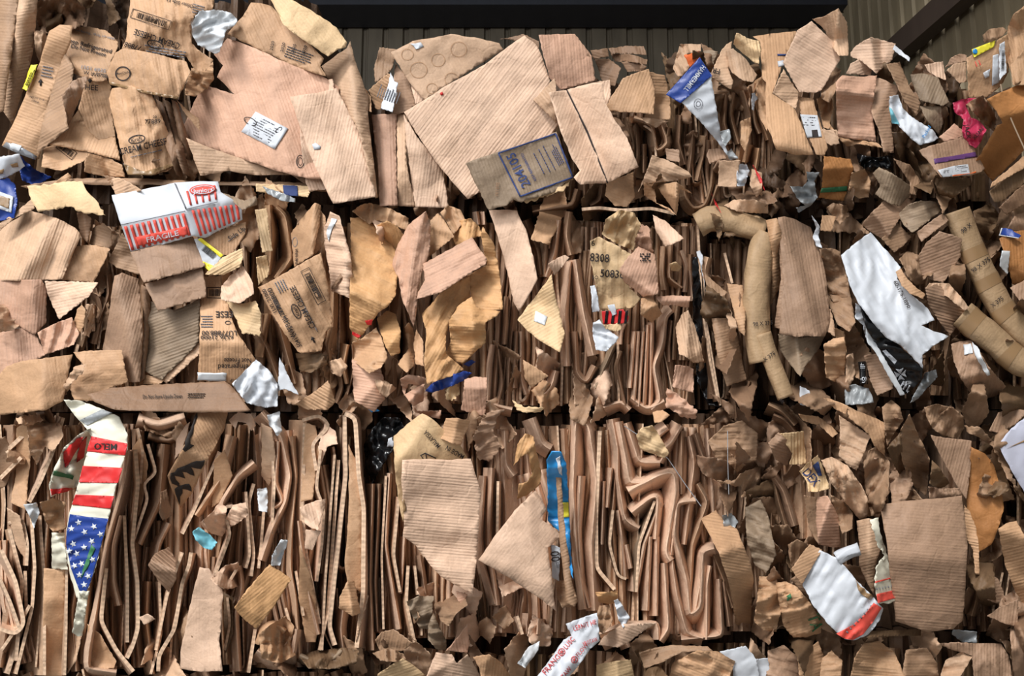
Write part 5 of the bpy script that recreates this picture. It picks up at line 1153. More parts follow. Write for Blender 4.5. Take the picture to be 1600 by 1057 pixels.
text(s, 'B4', '60-176-1890', 615, 470, 17, -62, 'ink', wid=140)
S('B4', 'cardboard_sheet', 'brown curved strip lying over the large white plastic sheet', '585,368 608,350 640,400 680,440 722,470 712,492 655,470 612,432', .28, 'K', cr=.2, bend=(0, .03))
s = S('B4', 'plastic_sheet', 'glossy black plastic film with white cross below the large white sheet', '415,512 470,570 540,662 605,705 712,812 705,862 665,905 622,935 570,850 515,740 452,625', .18, 'black', cr=.25, wr=.4)
cx, cy = 607, 838; cross = []
for q in range(4): cross.append([off_c(cx, cy, x, y, q * 90 + 8) for x, y in ((3, 2), (28, 18), (22, 0), (28, -18), (3, -2))])
s.patch('B4', 'white_cross', [gp('B4', p) for p in cross], 'W', .003); s.patch('B4', 'white_label', '524,730 540,724 592,775 580,792', 'W', .003); lines(s, 'B4', 558, 760, 66, 14, 3, -42); lines(s, 'B4', 630, 890, 40, 50, 3, 60, 'W')
text(s, 'B4', 'V', 630, 885, 26, 20, 'W'); text(s, 'B4', '+', 640, 915, 20, 0, 'W')
S('B4', 'cardboard_sheet', 'narrow white-edged strip left of the black film', '448,622 470,660 520,740 580,840 628,930 605,935 560,860 500,750 455,690', .17, 'V', cr=.1)
S('B4', 'plastic_scrap', 'white fold of plastic at the upper left of the black film', '400,510 420,520 450,620 470,690 455,690 435,610 400,580', .165, 'W', cr=.3, wr=.6)
t = Tube('B4', 'drink_can', 'small crushed dark can with silver print at the bottom of the second-row right bale', '432,778 438,830 440,882', 19, .10, 'black', cr=.1, fl=1); ring(t, 'B4', 437, 858, 14, 18, 0, 3, 'W'); ring(t, 'B4', 437, 858, 7, 9, 0, 3, 'W'); lines(t, 'B4', 434, 805, 22, 30, 4, 0, 'W')
S('B4', 'plastic_sheet', 'grey translucent plastic bag bottom beside the small can', '352,888 400,882 462,902 487,968 420,975 355,978', .10, 'grey', cr=.2, wr=.5)
S('B4', 'small_box', 'upright dark brown box right of the small can', '440,752 520,738 560,830 575,902 500,935 470,870', .12, 'N', cr=.1)
S('B4', 'plastic_scrap', 'clear torn plastic right of the black film', '720,830 770,815 778,850 730,900 690,950 650,970 680,910', .12, 'grey', wr=1.4)
S('B4', 'crushed_box', 'upper left slanted grey-brown box panel at the top of the second-row right bale', '430,150 480,90 530,42 580,50 622,90 580,160 540,226 480,190', .08, 'N', cr=.15, folds=[(460, 60, 560, 200, .8)])
S('B4', 'crushed_box', 'curved grey-brown lid at the top of the second-row right bale', '592,105 640,60 700,40 768,45 792,88 730,140 662,188 620,150', .10, 'G', cr=.15, bend=(30, .05), wr=.2)
S('B4', 'crushed_box', 'pale tan flap below the curved grey-brown lid', '680,185 740,140 800,98 830,130 780,170 702,230', .14, 'N', cr=.1)
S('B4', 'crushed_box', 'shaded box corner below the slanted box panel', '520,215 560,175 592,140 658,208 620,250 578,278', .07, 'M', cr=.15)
S('B4', 'cardboard_sheet', 'flat square tan board above the fluted dark box end', '688,300 720,240 785,180 840,195 890,215 882,300 845,360 805,418 740,400 690,378', .13, 'N', cr=.05, torn=1)
S('B4', 'crushed_box', 'crumpled brown paper right of the flat square board', '848,310 905,325 908,400 880,475 825,440 830,380', .10, 'M', cr=.6, wr=1.4)
S('B4', 'crushed_box', 'crumpled brown paper left of the flat square board', '600,310 640,270 690,290 695,350 720,420 680,430 640,390 620,340', .11, 'M', cr=.9, wr=1.4)
s = S('B4', 'small_box', 'dented taped box near the lower right of the second row', '838,700 880,685 935,682 980,750 1010,800 1092,892 1060,930 1000,950 930,930 880,850 850,770', .13, 'N', cr=.2, folds=[(850, 780, 975, 760, .7), (880, 850, 1030, 830, .6)], wr=.2)
s.patch('B4', 'clear_tape', ['895,700 930,695 940,740 900,748'], 'V', .004, torn=1); s.patch('B4', 'tape_strip', '935,685 960,710 1020,840 1005,845 950,750', 'V', .004, torn=1)
s = S('B4', 'printed_carton', 'small blue printed label piece at the right edge of the second row', '1070,165 1110,170 1162,202 1150,212 1060,198', .14, 'blue'); s.patch('B4', 'white_border', ['1060,196 1150,210 1150,214 1058,200', '1070,165 1076,166 1066,198 1060,198'], 'W', .002)
S('B4', 'cardboard_box', 'orange-brown rounded box at the right edge of the second row', '1060,215 1130,180 1180,175 1260,200 1260,420 1120,425 1100,330', .11, 'O', cr=.12, bend=(60, .08))
S('B4', 'cardboard_box', 'dark brown board above the orange-brown rounded box at the right edge', '1090,180 1130,110 1260,60 1260,220 1160,180', .08, 'N', cr=.3)
S('B4', 'paper_scrap', 'white paper slip beside the orange-brown rounded box', '1072,270 1110,272 1098,378 1062,340', .15, 'V', cr=.1)
S('B4', 'cardboard_sheet', 'tan board wedge at the right edge above the diagonal tube end', '1110,440 1174,405 1260,400 1260,500 1170,520', .12, 'N', cr=.1)
S('B4', 'cardboard_sheet', 'small flat tan square at the top of the second-row right bale', '248,106 312,112 292,182 240,178', .10, 'K', cr=.05)
S('B4', 'paper_scrap', 'crumpled white tissue strip near the top of the second-row right bale', '200,108 238,160 232,205 248,258 222,250 205,205 220,160', .10, 'W', cr=.4, wr=.8)
S('B4', 'crushed_box', 'folded brown paper top between small square and slanted box panel', '268,70 300,50 372,65 372,112 330,150 300,115', .08, 'M', cr=.6, wr=1)
S('B4', 'paper_scrap', 'white punched paper tag at the bottom left of the second-row right bale', '146,890 190,912 202,972 165,982 146,975', .11, 'W', cr=.05)
S('B3', 'cardboard_sheet', 'smooth brown board low at the left of the second-row right bale', '915,580 1000,575 1040,680 1075,862 985,893 940,740', .06, 'M', cr=.05, folds=[(960, 700, 1000, 880, .6)])
S('B3', 'cardboard_scrap', 'ragged pale ply strip above the smooth brown board', '980,540 1000,540 1030,610 1025,680 990,702 1000,620', .09, 'T', cr=.5, torn=2)
S('B3', 'cardboard_sheet', 'bent kraft strip leaning against the vertical paper tube', '985,420 1060,430 1070,560 1068,662 1040,640 1010,520', .09, 'K', cr=.2)
S('B3', 'cardboard_sheet', 'diagonal brown strip near the top left of the second-row right bale', '880,370 935,420 988,462 942,513 900,470', .06, 'M', cr=.1)
S('B3', 'paper_scrap', 'white torn edge glinting on the black plastic sheet', '845,275 862,268 876,300 870,350 888,460 878,400 860,320', .06, 'W', cr=.3)
# the very end of the row, seen past the tubes
S('B4', 'crushed_box', 'dark crushed board beyond the long diagonal tube at top right', '940,90 1020,50 1060,100 1040,180 1000,240 960,170', .02, 'Q', cr=.8, wr=1.4)
# ================================================================ THIRD ROW, large loose pieces
s = S('C1', 'printed_bag', 'crumpled flag bag with red and white stripes above a blue field of stars', '240,12 300,15 375,42 452,78 482,140 482,200 452,290 432,370 412,455 385,560 345,700 322,760 290,762 268,690 252,600 250,520 262,440 290,350 318,250 345,150 318,112 270,55', .19, 'cream', cr=.12, n=4, wr=.12, fl=.2)
L0, R0 = [(345, 150), (318, 240), (292, 350), (266, 425)], [(482, 178), (470, 250), (440, 350), (412, 445)]
def side(Lx, t):
    t = max(0, min(.9999, t)) * (len(Lx) - 1); i = int(t); return lerp(Lx[i], Lx[i + 1], t - i)
rb = []
for t0, t1 in ((0, .21), (.40, .59), (.76, .93)): rb.append([side(L0, t0), side(L0, (t0 + t1) / 2), side(L0, t1), side(R0, t1), side(R0, (t0 + t1) / 2), side(R0, t0)])
s.patch('C1', 'red_stripes', [gp('C1', p) for p in rb], 'red', .002)
s.patch('C1', 'blue_star_field', '264,445 330,455 410,462 383,560 345,695 325,745 300,735 268,650 250,560 252,510', 'blue', .002)
def star(x, y, r, a): return [off_c(x, y, (r if k % 2 == 0 else r * .42) * math.sin(k * .6283), (r if k % 2 == 0 else r * .42) * math.cos(k * .6283), a) for k in range(10)]
s.patch('C1', 'white_stars', [gp('C1', star(x, y, 14, (x * 7) % 30)) for x, y in ((297, 477), (355, 492), (270, 500), (320, 513), (380, 522), (277, 558), (347, 548), (318, 571), (290, 595), (262, 585), (350, 617), (308, 632), (333, 680), (282, 640), (300, 675), (318, 712))], 'W', .004)
text(s, 'C1', 'MELO', 398, 190, 24, 178, 'ink', wid=85); s.patch('C1', 'grey_cap', '300,90 385,48 425,62 330,110', 'grey', .002); s.patch('C1', 'green_streak', '345,560 360,575 330,650 305,690 318,640', 'green', .005, torn=1)
S('C1', 'printed_bag', 'twisted lower tail of the star-printed flag bag', '300,735 338,735 325,800 312,905 292,908 272,892 285,820', .17, 'cream', cr=.5, wr=1)
s = S('C1', 'printed_bag', 'crumpled red green and white side of the flag bag, left of the stripes', '185,335 205,270 240,195 290,150 345,118 335,200 300,340 240,352 192,382', .15, 'cream', cr=.5, wr=1.4)
s.patch('C1', 'red_stripes', ['240,210 290,160 320,150 270,240 245,270', '190,350 250,345 285,350 195,375', '300,180 330,150 318,230 290,250'], 'red', .003, torn=1); s.patch('C1', 'green_stripe', '205,282 280,300 275,315 200,298', 'green', .003, torn=1)
S('C1', 'plastic_bag', 'short white plastic strip below the left of the flag bag', '195,515 245,515 250,590 256,655 196,652', .10, 'cream', cr=.3, wr=.8)
S('C1', 'plastic_bag', 'clear crinkled plastic on a folded edge at the third-row left bale', '88,408 140,402 150,440 128,500 118,470', .08, 'V', cr=.5, wr=1.2)
S('C1', 'cardboard_scrap', 'fluffy torn tan rim at the very left top of the third row', '60,80 150,65 165,90 110,110 70,105', .10, 'T', cr=.8, wr=1.6, torn=2)
s = S('C1', 'crushed_box', 'tan crushed box side with black soot stains in the third-row left bale', '750,48 810,48 862,56 850,120 815,190 780,250 730,360 682,422 652,360 633,300 665,240 690,200 725,120', .13, 'K', cr=.2, n=4, ang=30, folds=[(690, 200, 790, 250, .6)])
s.patch('C1', 'soot_stain', ['725,110 745,60 730,140 720,180 735,185 700,210 690,200', '645,290 700,262 775,240 760,275 722,268 735,300 690,285 700,310 660,300 680,345 650,330', '660,350 715,330 725,360 690,350 680,410 668,380'], 'stain', .002, torn=2.2)
S('C1', 'folded_cardboard', 'smoke-stained bent strip left of the sooty box side', '608,360 630,350 640,400 650,450 615,470 600,440', .10, 'B', cr=.4)
S('C1', 'folded_cardboard', 'coiled tan roll top at the upper right of the third-row left bale', '865,90 900,58 950,66 968,110 950,130 930,100 900,95 890,125', .10, 'P', cr=.3, bend=(0, .05))
s = S('C1', 'cardboard_sheet', 'pale ribbed folded scrap wedged between folds in the third-row left bale', '560,638 585,595 640,568 665,620 668,690 640,742 600,700', .12, 'N', cr=.4, fl=2.5, ang=50, folds=[(575, 620, 660, 660, 1.2)])
S('C1', 'foam_piece', 'small light blue foam piece between folds in the third-row left bale', '728,512 752,494 790,520 822,552 802,582 770,572 740,545', .14, 'cyan', cr=.15, wr=.5, th=.02)
S('C1', 'cardboard_scrap', 'tiny pale torn tab low in the third-row left bale', '525,835 560,822 590,842 545,865', .12, 'P', cr=.3)
S('C1', 'cardboard_sheet', 'broad pinkish board standing at the bottom of the third-row left bale', '755,645 790,650 845,742 838,850 828,925 842,1040 760,1042 682,1030 685,950 705,860 722,780', .13, 'P', cr=.06, ang=0, fl=.4, bend=(0, .04))
s_ = S('C1', 'cardboard_sheet', 'orange-tan envelope-like board hanging in front of the third-row left bale', '885,800 930,735 1018,635 1060,660 1103,692 1040,790 968,880 925,845', .22, 'A', cr=.06, fl=.6, ang=-50, folds=[(900, 780, 1000, 850, .4)])
S('C2', 'plastic_bag', 'clear plastic shred above the orange-tan board', '60,600 95,540 122,545 100,610 90,640 55,640', .20, 'V', cr=.5, wr=1.2)
S('C2', 'plastic_bag', 'clear plastic bag end stuck at the top of the third-row left bale', '42,70 90,55 92,90 100,130 80,150 62,120 50,110', .14, 'V', cr=.5, wr=1.5)
S('C2', 'plastic_scrap', 'white tape curl on a fold at the left of the third-row left bale centre', '5,350 40,345 45,380 42,438 10,432', .12, 'V', cr=.4, wr=.8)
S('C2', 'cardboard_sheet', 'folded tan box corner poking out right of centre, third-row left bale', '165,420 210,400 265,386 258,430 235,508 205,495 185,480', .12, 'P', cr=.3, folds=[(165, 420, 240, 500, .8)])
S('C2', 'cardboard_sheet', 'small pale square flap below the folded tan corner', '188,503 246,508 215,582 184,575', .10, 'P')
S('C2', 'cardboard_sheet', 'tall smooth orange-brown board at the right end of the third-row left bale', '350,180 380,240 402,340 405,700 395,740 345,700 335,620 350,420', .04, 'K', cr=.08, ang=90, fl=.2, bend=(0, .03))
S('C2', 'cardboard_sheet', 'short folded board at the lower right end of the third-row left bale', '315,760 345,700 372,695 395,820 365,832 312,800', .11, 'K', cr=.4, folds=[(345, 700, 365, 830, 1.2)])
S('C2', 'cardboard_sheet', 'thin tan flap sticking out at the lower right end of the third-row left bale', '408,735 427,755 400,850 378,930 382,880', .05, 'T')
# middle
s = S('C2', 'cardboard_sheet', 'pale yellow board printed MADE IN MALAYSIA at the third-row middle bale', '520,150 570,105 628,64 660,80 720,132 770,180 800,232 700,300 640,420 555,475 540,400 528,320', .10, 'Y', cr=.06, ang=40, fl=.4, folds=[(530, 240, 660, 80, .5)])
text(s, 'C2', 'MALAYSIA', 665, 162, 18, -48 + 180, wid=80); text(s, 'C2', 'MADE IN', 752, 212, 18, -30 + 180, wid=75); s.patch('C2', 'printed_cube', [gp('C2', p) for p in ([(620, 222), (640, 212), (642, 216), (622, 226)], [(640, 212), (682, 232), (680, 236), (640, 217)], [(620, 222), (624, 222), (636, 238), (632, 238)], [(640, 214), (644, 214), (646, 238), (642, 238)])], 'ink', .003)
S('C2', 'plastic_bag', 'black crinkled garbage bag in the gap at the top left of the third-row middle bale', '408,180 440,120 480,78 545,82 560,120 530,150 520,200 480,260 440,335 412,260', -.02, 'black', cr=.6, wr=3)
S('C2', 'paper_scrap', 'small white crumpled scrap by the black garbage bag', '500,160 522,152 522,188 495,190', .04, 'W', cr=.3)
S('C2', 'small_box', 'small tan folded card at the top of the third-row middle bale', '718,82 765,82 810,90 795,135 775,186 735,175 695,158', .17, 'K', cr=.06, folds=[(765, 82, 740, 175, .8)])
S('C2', 'cardboard_scrap', 'ragged torn brown board above the third-row middle bale folds', '820,150 850,90 880,60 940,48 905,90 900,140 930,190 880,248 840,235', .13, 'N', cr=.4, wr=.8, torn=2)
s = S('C2', 'cardboard_sheet', 'large pale ribbed board with rounded lower edge, third-row middle bale', '553,240 640,236 725,240 812,235 832,300 852,362 840,540 820,747 770,722 700,682 660,640 605,565 555,530 560,440 550,330', .20, 'P', cr=.05, n=5, ang=85, fl=1.4, folds=[(560, 450, 850, 520, .25), (600, 560, 840, 610, -.3), (660, 640, 830, 680, .3), (555, 300, 820, 290, .2)], wr=.0)
s.patch('C2', 'torn_spot', '552,392 562,388 568,432 556,440', 'tape', .002, torn=1.5)
S('C2', 'crushed_box', 'grey-brown rounded paper scrap under the ribbed board', '568,775 610,755 672,755 668,810 655,880 622,878 590,830', .09, 'G', cr=.3, wr=.8)
S('C2', 'crushed_box', 'lower grey-brown crumpled paper beside the rounded scrap', '650,870 670,820 720,925 718,960 680,955 650,920', .09, 'G', cr=.3, wr=.9)
S('C2', 'crushed_box', 'crumpled wad of brown paper at the centre bottom, third-row middle bale', '672,790 720,720 790,740 800,790 760,820 730,870 700,850', .08, 'M', cr=.9, wr=2)
S('C2', 'cardboard_sheet', 'curved brown board at the bottom left of the third-row middle bale', '450,920 475,890 520,880 592,932 560,962 470,962', .06, 'M', cr=.3)
S('C2', 'cardboard_sheet', 'triangular smooth board at the bottom centre of the third-row middle bale', '718,962 745,930 800,860 808,940 800,970', .10, 'R', cr=.1)
S('C2', 'cardboard_scrap', 'small reddish torn point below the ribbed board', '756,735 800,748 780,792 762,770', .10, 'R')
S('C3', 'cardboard_sheet', 'flat triangular pale sheet with a torn tab, third-row middle bale', '88,355 110,385 132,428 104,462 150,490 190,528 135,572 150,680 166,812 100,760 -20,680 -128,618 -60,520 10,430', .17, 'P', cr=.03, n=4, ang=-40, fl=.4, folds=[(-100, 620, 100, 700, .3), (60, 400, 130, 800, .3)])
S('C3', 'cardboard_sheet', 'shiny coiled ochre paper loop at the top of the third-row middle bale', '5,265 20,180 50,140 80,150 112,290 108,330 60,372 20,388 25,330 60,320 75,290 60,215 35,230', .07, 'A', cr=.3, wr=.6)
s = S('C3', 'plastic_bag', 'bright blue plastic bag with yellow band standing in the third-row middle bale', '130,240 150,206 185,208 205,250 215,400 222,560 232,692 205,620 190,520 165,500 135,470', .15, 'sky', cr=.25, wr=.5, fl=.2)
s.patch('C3', 'yellow_band', '190,402 214,400 216,456 193,458', 'yellow', .002); s.patch('C3', 'painted_shine', '165,235 182,225 190,300 178,290', 'W', .002, torn=1.5)  # the bag's highlight is painted on as a white patch
S('C3', 'cardboard_sheet', 'thin brown ply standing in front of the blue bag', '166,285 185,285 192,400 205,540 225,690 250,775 235,795 205,780 185,600', .175, 'M', cr=.1, folds=[(178, 290, 225, 780, 1)])
s = S('C3', 'drink_can', 'white can label with black numbers under the blue bag', '148,560 182,572 180,640 178,700 152,685', .13, 'W', cr=.1); text(s, 'C3', '00', 164, 605, 34, -82, wid=40); lines(s, 'C3', 172, 640, 30, 12, 2, -82)
S('C3', 'cardboard_scrap', 'folded fluted knot under the blue bag', '165,700 210,690 245,760 240,795 190,800 170,760', .11, 'M', cr=.9, wr=.9)
S('C3', 'paper_scrap', 'tan bulging paper bulb with wire at the top, third-row middle bale', '470,145 490,118 530,108 560,150 595,215 575,235 535,218 485,200', .15, 'Y', cr=.3, wr=.6, bend=(45, .06))
wire('baling_wire', 'thin taut baling wire running diagonally over the third-row middle bale', pts('C3', '425,112 480,148 590,235 650,325 715,415'), .10, .15, .002, 'silver')
wire('baling_wire', 'thin vertical baling wire at the left of the third-row right bale', pts('C3', '815,130 816,250 820,370'), .10, .12, .0018, 'silver')
s = S('C3', 'cardboard_sheet', 'long kinked tan strip hanging at the left of the third-row right bale', '715,462 770,430 800,470 850,500 882,580 905,640 914,700 905,800 902,862 846,870 835,780 815,690 782,590 745,520', .14, 'K', cr=.15, n=4, ang=80, fl=1.5, folds=[(790, 590, 880, 560, 1.2), (820, 690, 905, 660, .6)])
S('C3', 'plastic_sheet', 'small white crumpled foam strip at the bottom of the third-row middle bale', '385,772 400,765 430,810 446,838 420,876 405,850', .14, 'W', cr=.4, wr=1.)
s = S('C3', 'packing_tape', 'crumpled white paper tape with red printed writing at the bottom centre', '203,860 260,838 322,818 332,925 295,955 250,1020 200,1080 70,1090 140,1000 195,920 225,905', .20, 'W', cr=.25, wr=.4, fl=.2)
text(s, 'C3', 'LERNIT HE', 275, 865, 18, 17, 'redink', wid=90); text(s, 'C3', 'YROTAW', 295, 928, 16, 20, 'redink', wid=60); text(s, 'C3', 'FRANGI', 150, 1010, 20, 50, 'redink', wid=95); text(s, 'C3', 'TAW', 205, 1045, 18, 50, 'redink', wid=50); text(s, 'C3', 'LUSC', 215, 932, 18, 50, 'redink', wid=50); text(s, 'C3', 'FLOW', 265, 958, 16, 50, 'redink', wid=60)
for x, y in ((188, 966), (236, 996)): ring(s, 'C3', x, y, 14, 14, 0, 3, 'redink'); s.patch('C3', 'printed_cross', [gp('C3', rect(x, y, 20, 3, a)) for a in (30, 90, 150)], 'redink', .004)
S('C3', 'foil_scrap', 'clear plastic strip left of the white printed tape', '20,1010 60,950 105,925 100,960 50,1028', .12, 'V', cr=.4, wr=1)
S('C3', 'crushed_box', 'crumpled brown paper at the bottom above the white printed tape', '312,860 330,790 370,790 382,850 345,900 325,885', .15, 'M', cr=.8, wr=1.6)
S('C3', 'crushed_box', 'orange-brown crumpled inner fold by the foam strip', '315,740 360,740 400,735 398,780 370,785 330,780', .11, 'A', cr=.8, wr=1)
S('C3', 'cardboard_sheet', 'long lower bent sheet at the bottom right of the third-row middle bale', '325,940 350,905 420,860 550,855 500,885 440,930 400,950', .13, 'P', cr=.3)
# right bale
S('C4', 'cardboard_box', 'large standing brown box front at the third-row right bale', '425,408 520,395 640,385 733,374 745,470 755,560 748,700 735,850 700,880 600,892 520,862 482,850 465,700 450,560', .19, 'N', cr=.0, n=3, ang=85, fl=.8, bend=(0, .10), folds=[(445, 610, 750, 620, .35)])
S('C4', 'folded_cardboard', 'upper shaded board behind the large standing brown box', '615,145 690,158 770,168 765,280 750,390 710,330 660,240', .10, 'N', cr=.06, ang=-15)
S('C4', 'cardboard_sheet', 'big rounded orange-brown sheet behind the large standing box', '768,190 820,215 855,262 882,350 892,420 870,500 845,560 790,592 758,540 750,400', .08, 'O', cr=.06, bend=(0, .08), fl=.3)
S('C4', 'cardboard_scrap', 'dark torn scrap on the rounded orange-brown sheet', '825,370 850,320 900,325 920,350 880,372 850,385', .12, 'Q', cr=.5, wr=1)
S('C4', 'cardboard_sheet', 'narrow fluted strap right of the large standing box', '742,410 760,430 785,490 797,560 800,675 784,672 775,580 752,540', .17, 'K', fl=2.5, ang=80)
s = S('C4', 'crushed_box', 'crushed white carton with red rim at the bottom of the third-row right bale', '195,580 260,610 330,690 385,745 436,802 420,850 380,900 330,922 290,918 225,860 170,790 130,712', .20, 'W', cr=.12, n=4, wr=.2, ang=-35, fl=1.6, bend=(-40, .06))
s.patch('C4', 'red_band', '258,897 320,865 370,820 400,780 430,800 400,850 360,900 320,922 285,915', 'coral', .002); s.patch('C4', 'printed_marks', [gp('C4', rect(300 + i * 13, 892 - i * 14, 5, 10, 40)) for i in range(8)], 'greyink', .003); s.patch('C4', 'soot_stain', '330,690 350,720 400,760 385,770 350,745', 'tape', .002, torn=2)
S('C4', 'crushed_box', 'tan open flap on the upper left of the crushed white carton', '88,652 120,605 158,558 205,580 165,650 130,712', .21, 'K', cr=.05, fl=1)
t = Tube('C4', 'paper_roll', 'small crumpled white paper roll above the crushed white carton', '262,615 300,592 345,575', 24, .20, 'W', cr=.2, fl=1)
S('C4', 'crushed_box', 'tall tan box strip left of the large standing box', '335,470 370,462 412,462 432,560 405,640 400,748 372,700 345,640 345,560', .13, 'T', cr=.15, folds=[(380, 465, 380, 700, .8)])
s = S('C4', 'crushed_box', 'torn white carton strip with red line beside the large standing box', '385,466 418,458 432,540 452,600 475,690 492,772 455,785 415,780 402,720 410,640 440,600 412,560', .22, 'cream', cr=.25, wr=.5, torn=1.5)
s.patch('C4', 'red_band', '410,748 490,730 492,760 415,782', 'coral', .003); s.patch('C4', 'red_line', '405,700 475,682 476,687 405,706', 'coral', .003)
s.patch('C4', 'printed_marks', [gp('C4', rect(412 + i * 11, 728 - i * 2, 4, 8, 0)) for i in range(6)], 'greyink', .003)
s = S('C4', 'crushed_box', 'crumpled kraft carton with green letters at the lower left of the right bale', '30,705 70,700 112,722 160,780 205,850 200,895 150,910 95,912 60,870 45,810', .12, 'K', cr=.35, wr=.9)
text(s, 'C4', 'TA', 180, 855, 46, -70, 'green', wid=62); s.patch('C4', 'green_mark', '70,755 85,745 90,762 72,775', 'green', .003)
S('C4', 'cardboard_scrap', 'smooth bent strip behind the green-lettered carton', '85,690 140,660 200,760 230,840 250,900 205,880 170,790', .10, 'M', cr=.2)
S('C4', 'cardboard_scrap', 'crumpled brown flap left of the tan open flap', '75,560 110,540 155,560 120,605 90,650 80,610', .15, 'M', cr=.4, wr=.5)
S('C4', 'folded_cardboard', 'reddish-brown smooth folded corner, third-row right bale', '185,380 225,375 265,450 275,572 230,568 190,560 180,470', .11, 'R', cr=.2, folds=[(235, 400, 190, 520, 1)])
S('C4', 'cardboard_sheet', 'left dark strip of the reddish-brown folded corner', '135,372 182,380 190,560 155,500', .08, 'M')
S('C4', 'crumpled_paper', 'large grey crinkled tan paper sheet in the third-row right bale', '200,240 240,228 300,260 350,330 375,380 380,450 345,465 290,400 240,330', .14, 'T', cr=.4, wr=1.3)
S('C4', 'crumpled_paper', 'dark crinkled wad beneath the grey crinkled paper', '235,370 290,400 320,440 320,500 280,520 255,450', .13, 'M', cr=.8, wr=2)
s = S('C4', 'cardboard_scrap', 'yellowish scrap with blue ink scribbles, third-row right bale', '118,282 150,250 188,220 205,260 235,350 200,358 152,362 145,320', .15, 'Y', cr=.3, wr=.4)
text(s, 'C4', 'DEX', 165, 305, 34, -50, 'navyink', wid=70); s.patch('C4', 'blue_patch', '168,262 190,245 205,300 190,300', 'navyink', .003)
S('C4', 'cardboard_sheet', 'pale speckled board at the top of the third-row right bale', '268,70 320,105 388,150 365,210 335,282 300,260 268,225 272,140', .12, 'T', cr=.12, wr=.3)
S('C4', 'crushed_box', 'folded kraft box corner at the top of the third-row right bale', '300,38 360,62 442,98 442,225 400,185 378,140 305,80', .13, 'K', cr=.25, folds=[(300, 60, 440, 120, .9)])
S('C4', 'crushed_box', 'pointed kraft flap at the top left of the third-row right bale', '208,5 240,10 305,38 295,68 250,45', .12, 'K', cr=.2)
S('C4', 'cardboard_sheet', 'fan of fluted pale ply at the upper left of the third-row right bale', '0,175 40,135 75,165 92,215 70,262 30,240', .10, 'N', cr=.3, fl=3)
S('C4', 'cardboard_sheet', 'squarish fluted pale ply scrap, third-row right bale', '42,140 90,135 135,132 145,255 80,258 92,215', .11, 'Y', cr=.15, fl=3, ang=0)
S('C4', 'cardboard_sheet', 'long dark tapered plate at top, third-row right bale', '115,65 190,75 240,110 265,140 245,155 200,115 130,90', .10, 'K', cr=.3)
for i, (p, c, w_) in enumerate((('360,250 380,205 410,188 462,250 455,400 420,460 390,452 365,340', 'M', 'tall rounded crinkled paper sheet'), ('455,300 490,255 530,290 550,330 520,400 470,410', 'N', 'small folded crinkled paper'), ('500,130 535,65 570,150 612,235 605,330 598,378 540,330 505,240', 'M', 'long pointed crinkled paper'), ('450,195 500,135 510,220 540,330 500,300 470,250', 'Q', 'dark narrow crinkled paper'), ('430,40 465,12 500,40 512,90 470,150 450,190 440,110', 'M', 'upright crinkled kraft corner'), ('590,40 640,28 700,40 740,75 742,120 720,162 660,150 620,120 600,80', 'M', 'smooth bulging kraft paper'), ('605,340 660,350 720,345 735,372 680,385 610,395', 'N', 'curled kraft lip'), ('620,240 650,270 690,330 650,350 610,330', 'Q', 'dark creased kraft'), ('500,370 540,335 590,395 560,405 510,402', 'M', 'low crinkled kraft'))):
    S('C4', 'crumpled_paper', w_ + ' above the large standing brown box', p, .10 + .012 * (i % 4), c, cr=.5, wr=1.1)
s = S('C4', 'white_board', 'large white board at the right edge of the third row', '870,180 920,120 985,70 1010,60 1010,420 968,360 905,250', .14, 'lilac', cr=.04, fl=.5)
s.patch('C4', 'brown_crease', '905,195 968,165 1000,150 1000,156 968,172', 'tape', .002)
S('C4', 'cardboard_sheet', 'pale kraft board leaning beside the large white board', '835,130 870,60 940,50 985,52 935,105 880,140', .10, 'N', cr=.2)
S('C4', 'crumpled_paper', 'jagged torn edge under the large white board at right', '740,110 800,115 870,180 905,260 960,370 968,400 900,300 850,190 760,140', .13, 'M', cr=.8, wr=1.4, torn=2)
S('C4', 'crushed_box', 'bulging kraft box corner at the right edge of the third row', '870,500 900,480 940,470 990,560 1010,600 1010,840 968,820 935,740 900,650', .16, 'K', cr=.25, folds=[(880, 500, 990, 540, .7)])
S('C4', 'cardboard_sheet', 'flat pale kraft flap at the lower right of the third-row right bale', '828,830 880,795 946,765 944,872 900,862', .15, 'N', cr=.1)
S('C4', 'cardboard_sheet', 'upright kraft sheet beside the lower kraft flap', '815,660 870,690 900,770 870,785 830,770', .11, 'N', cr=.15)
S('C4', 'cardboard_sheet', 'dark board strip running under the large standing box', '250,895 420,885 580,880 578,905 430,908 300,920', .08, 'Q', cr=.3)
S('C3', 'crumpled_paper', 'spiky crumpled dark paper at the upper left of the third-row right bale', '755,315 830,320 870,290 940,260 960,330 900,380 860,340 800,330', .10, 'M', cr=.8, wr=1.8, torn=2)
S('C3', 'crushed_box', 'smooth dark brown box side at the upper left of the third-row right bale', '740,170 800,110 870,90 930,140 925,240 850,260 780,260', .05, 'M', cr=.2, wr=.6)
S('C3', 'plastic_scrap', 'clear plastic wad on the left of the third-row right bale', '795,450 830,440 856,475 840,500 800,495', .15, 'grey', cr=.6, wr=1.5)
S('C3', 'crushed_box', 'grey-green shaded crumpled board beside the kinked strip', '880,420 940,390 968,450 1000,600 960,670 920,640 890,560', .10, 'G', cr=.3, wr=.8)
S('C3', 'crushed_box', 'crumpled kraft bulge below the kinked strip', '915,850 935,680 1000,680 1020,800 1000,890 950,885', .10, 'K', cr=.4, wr=1)
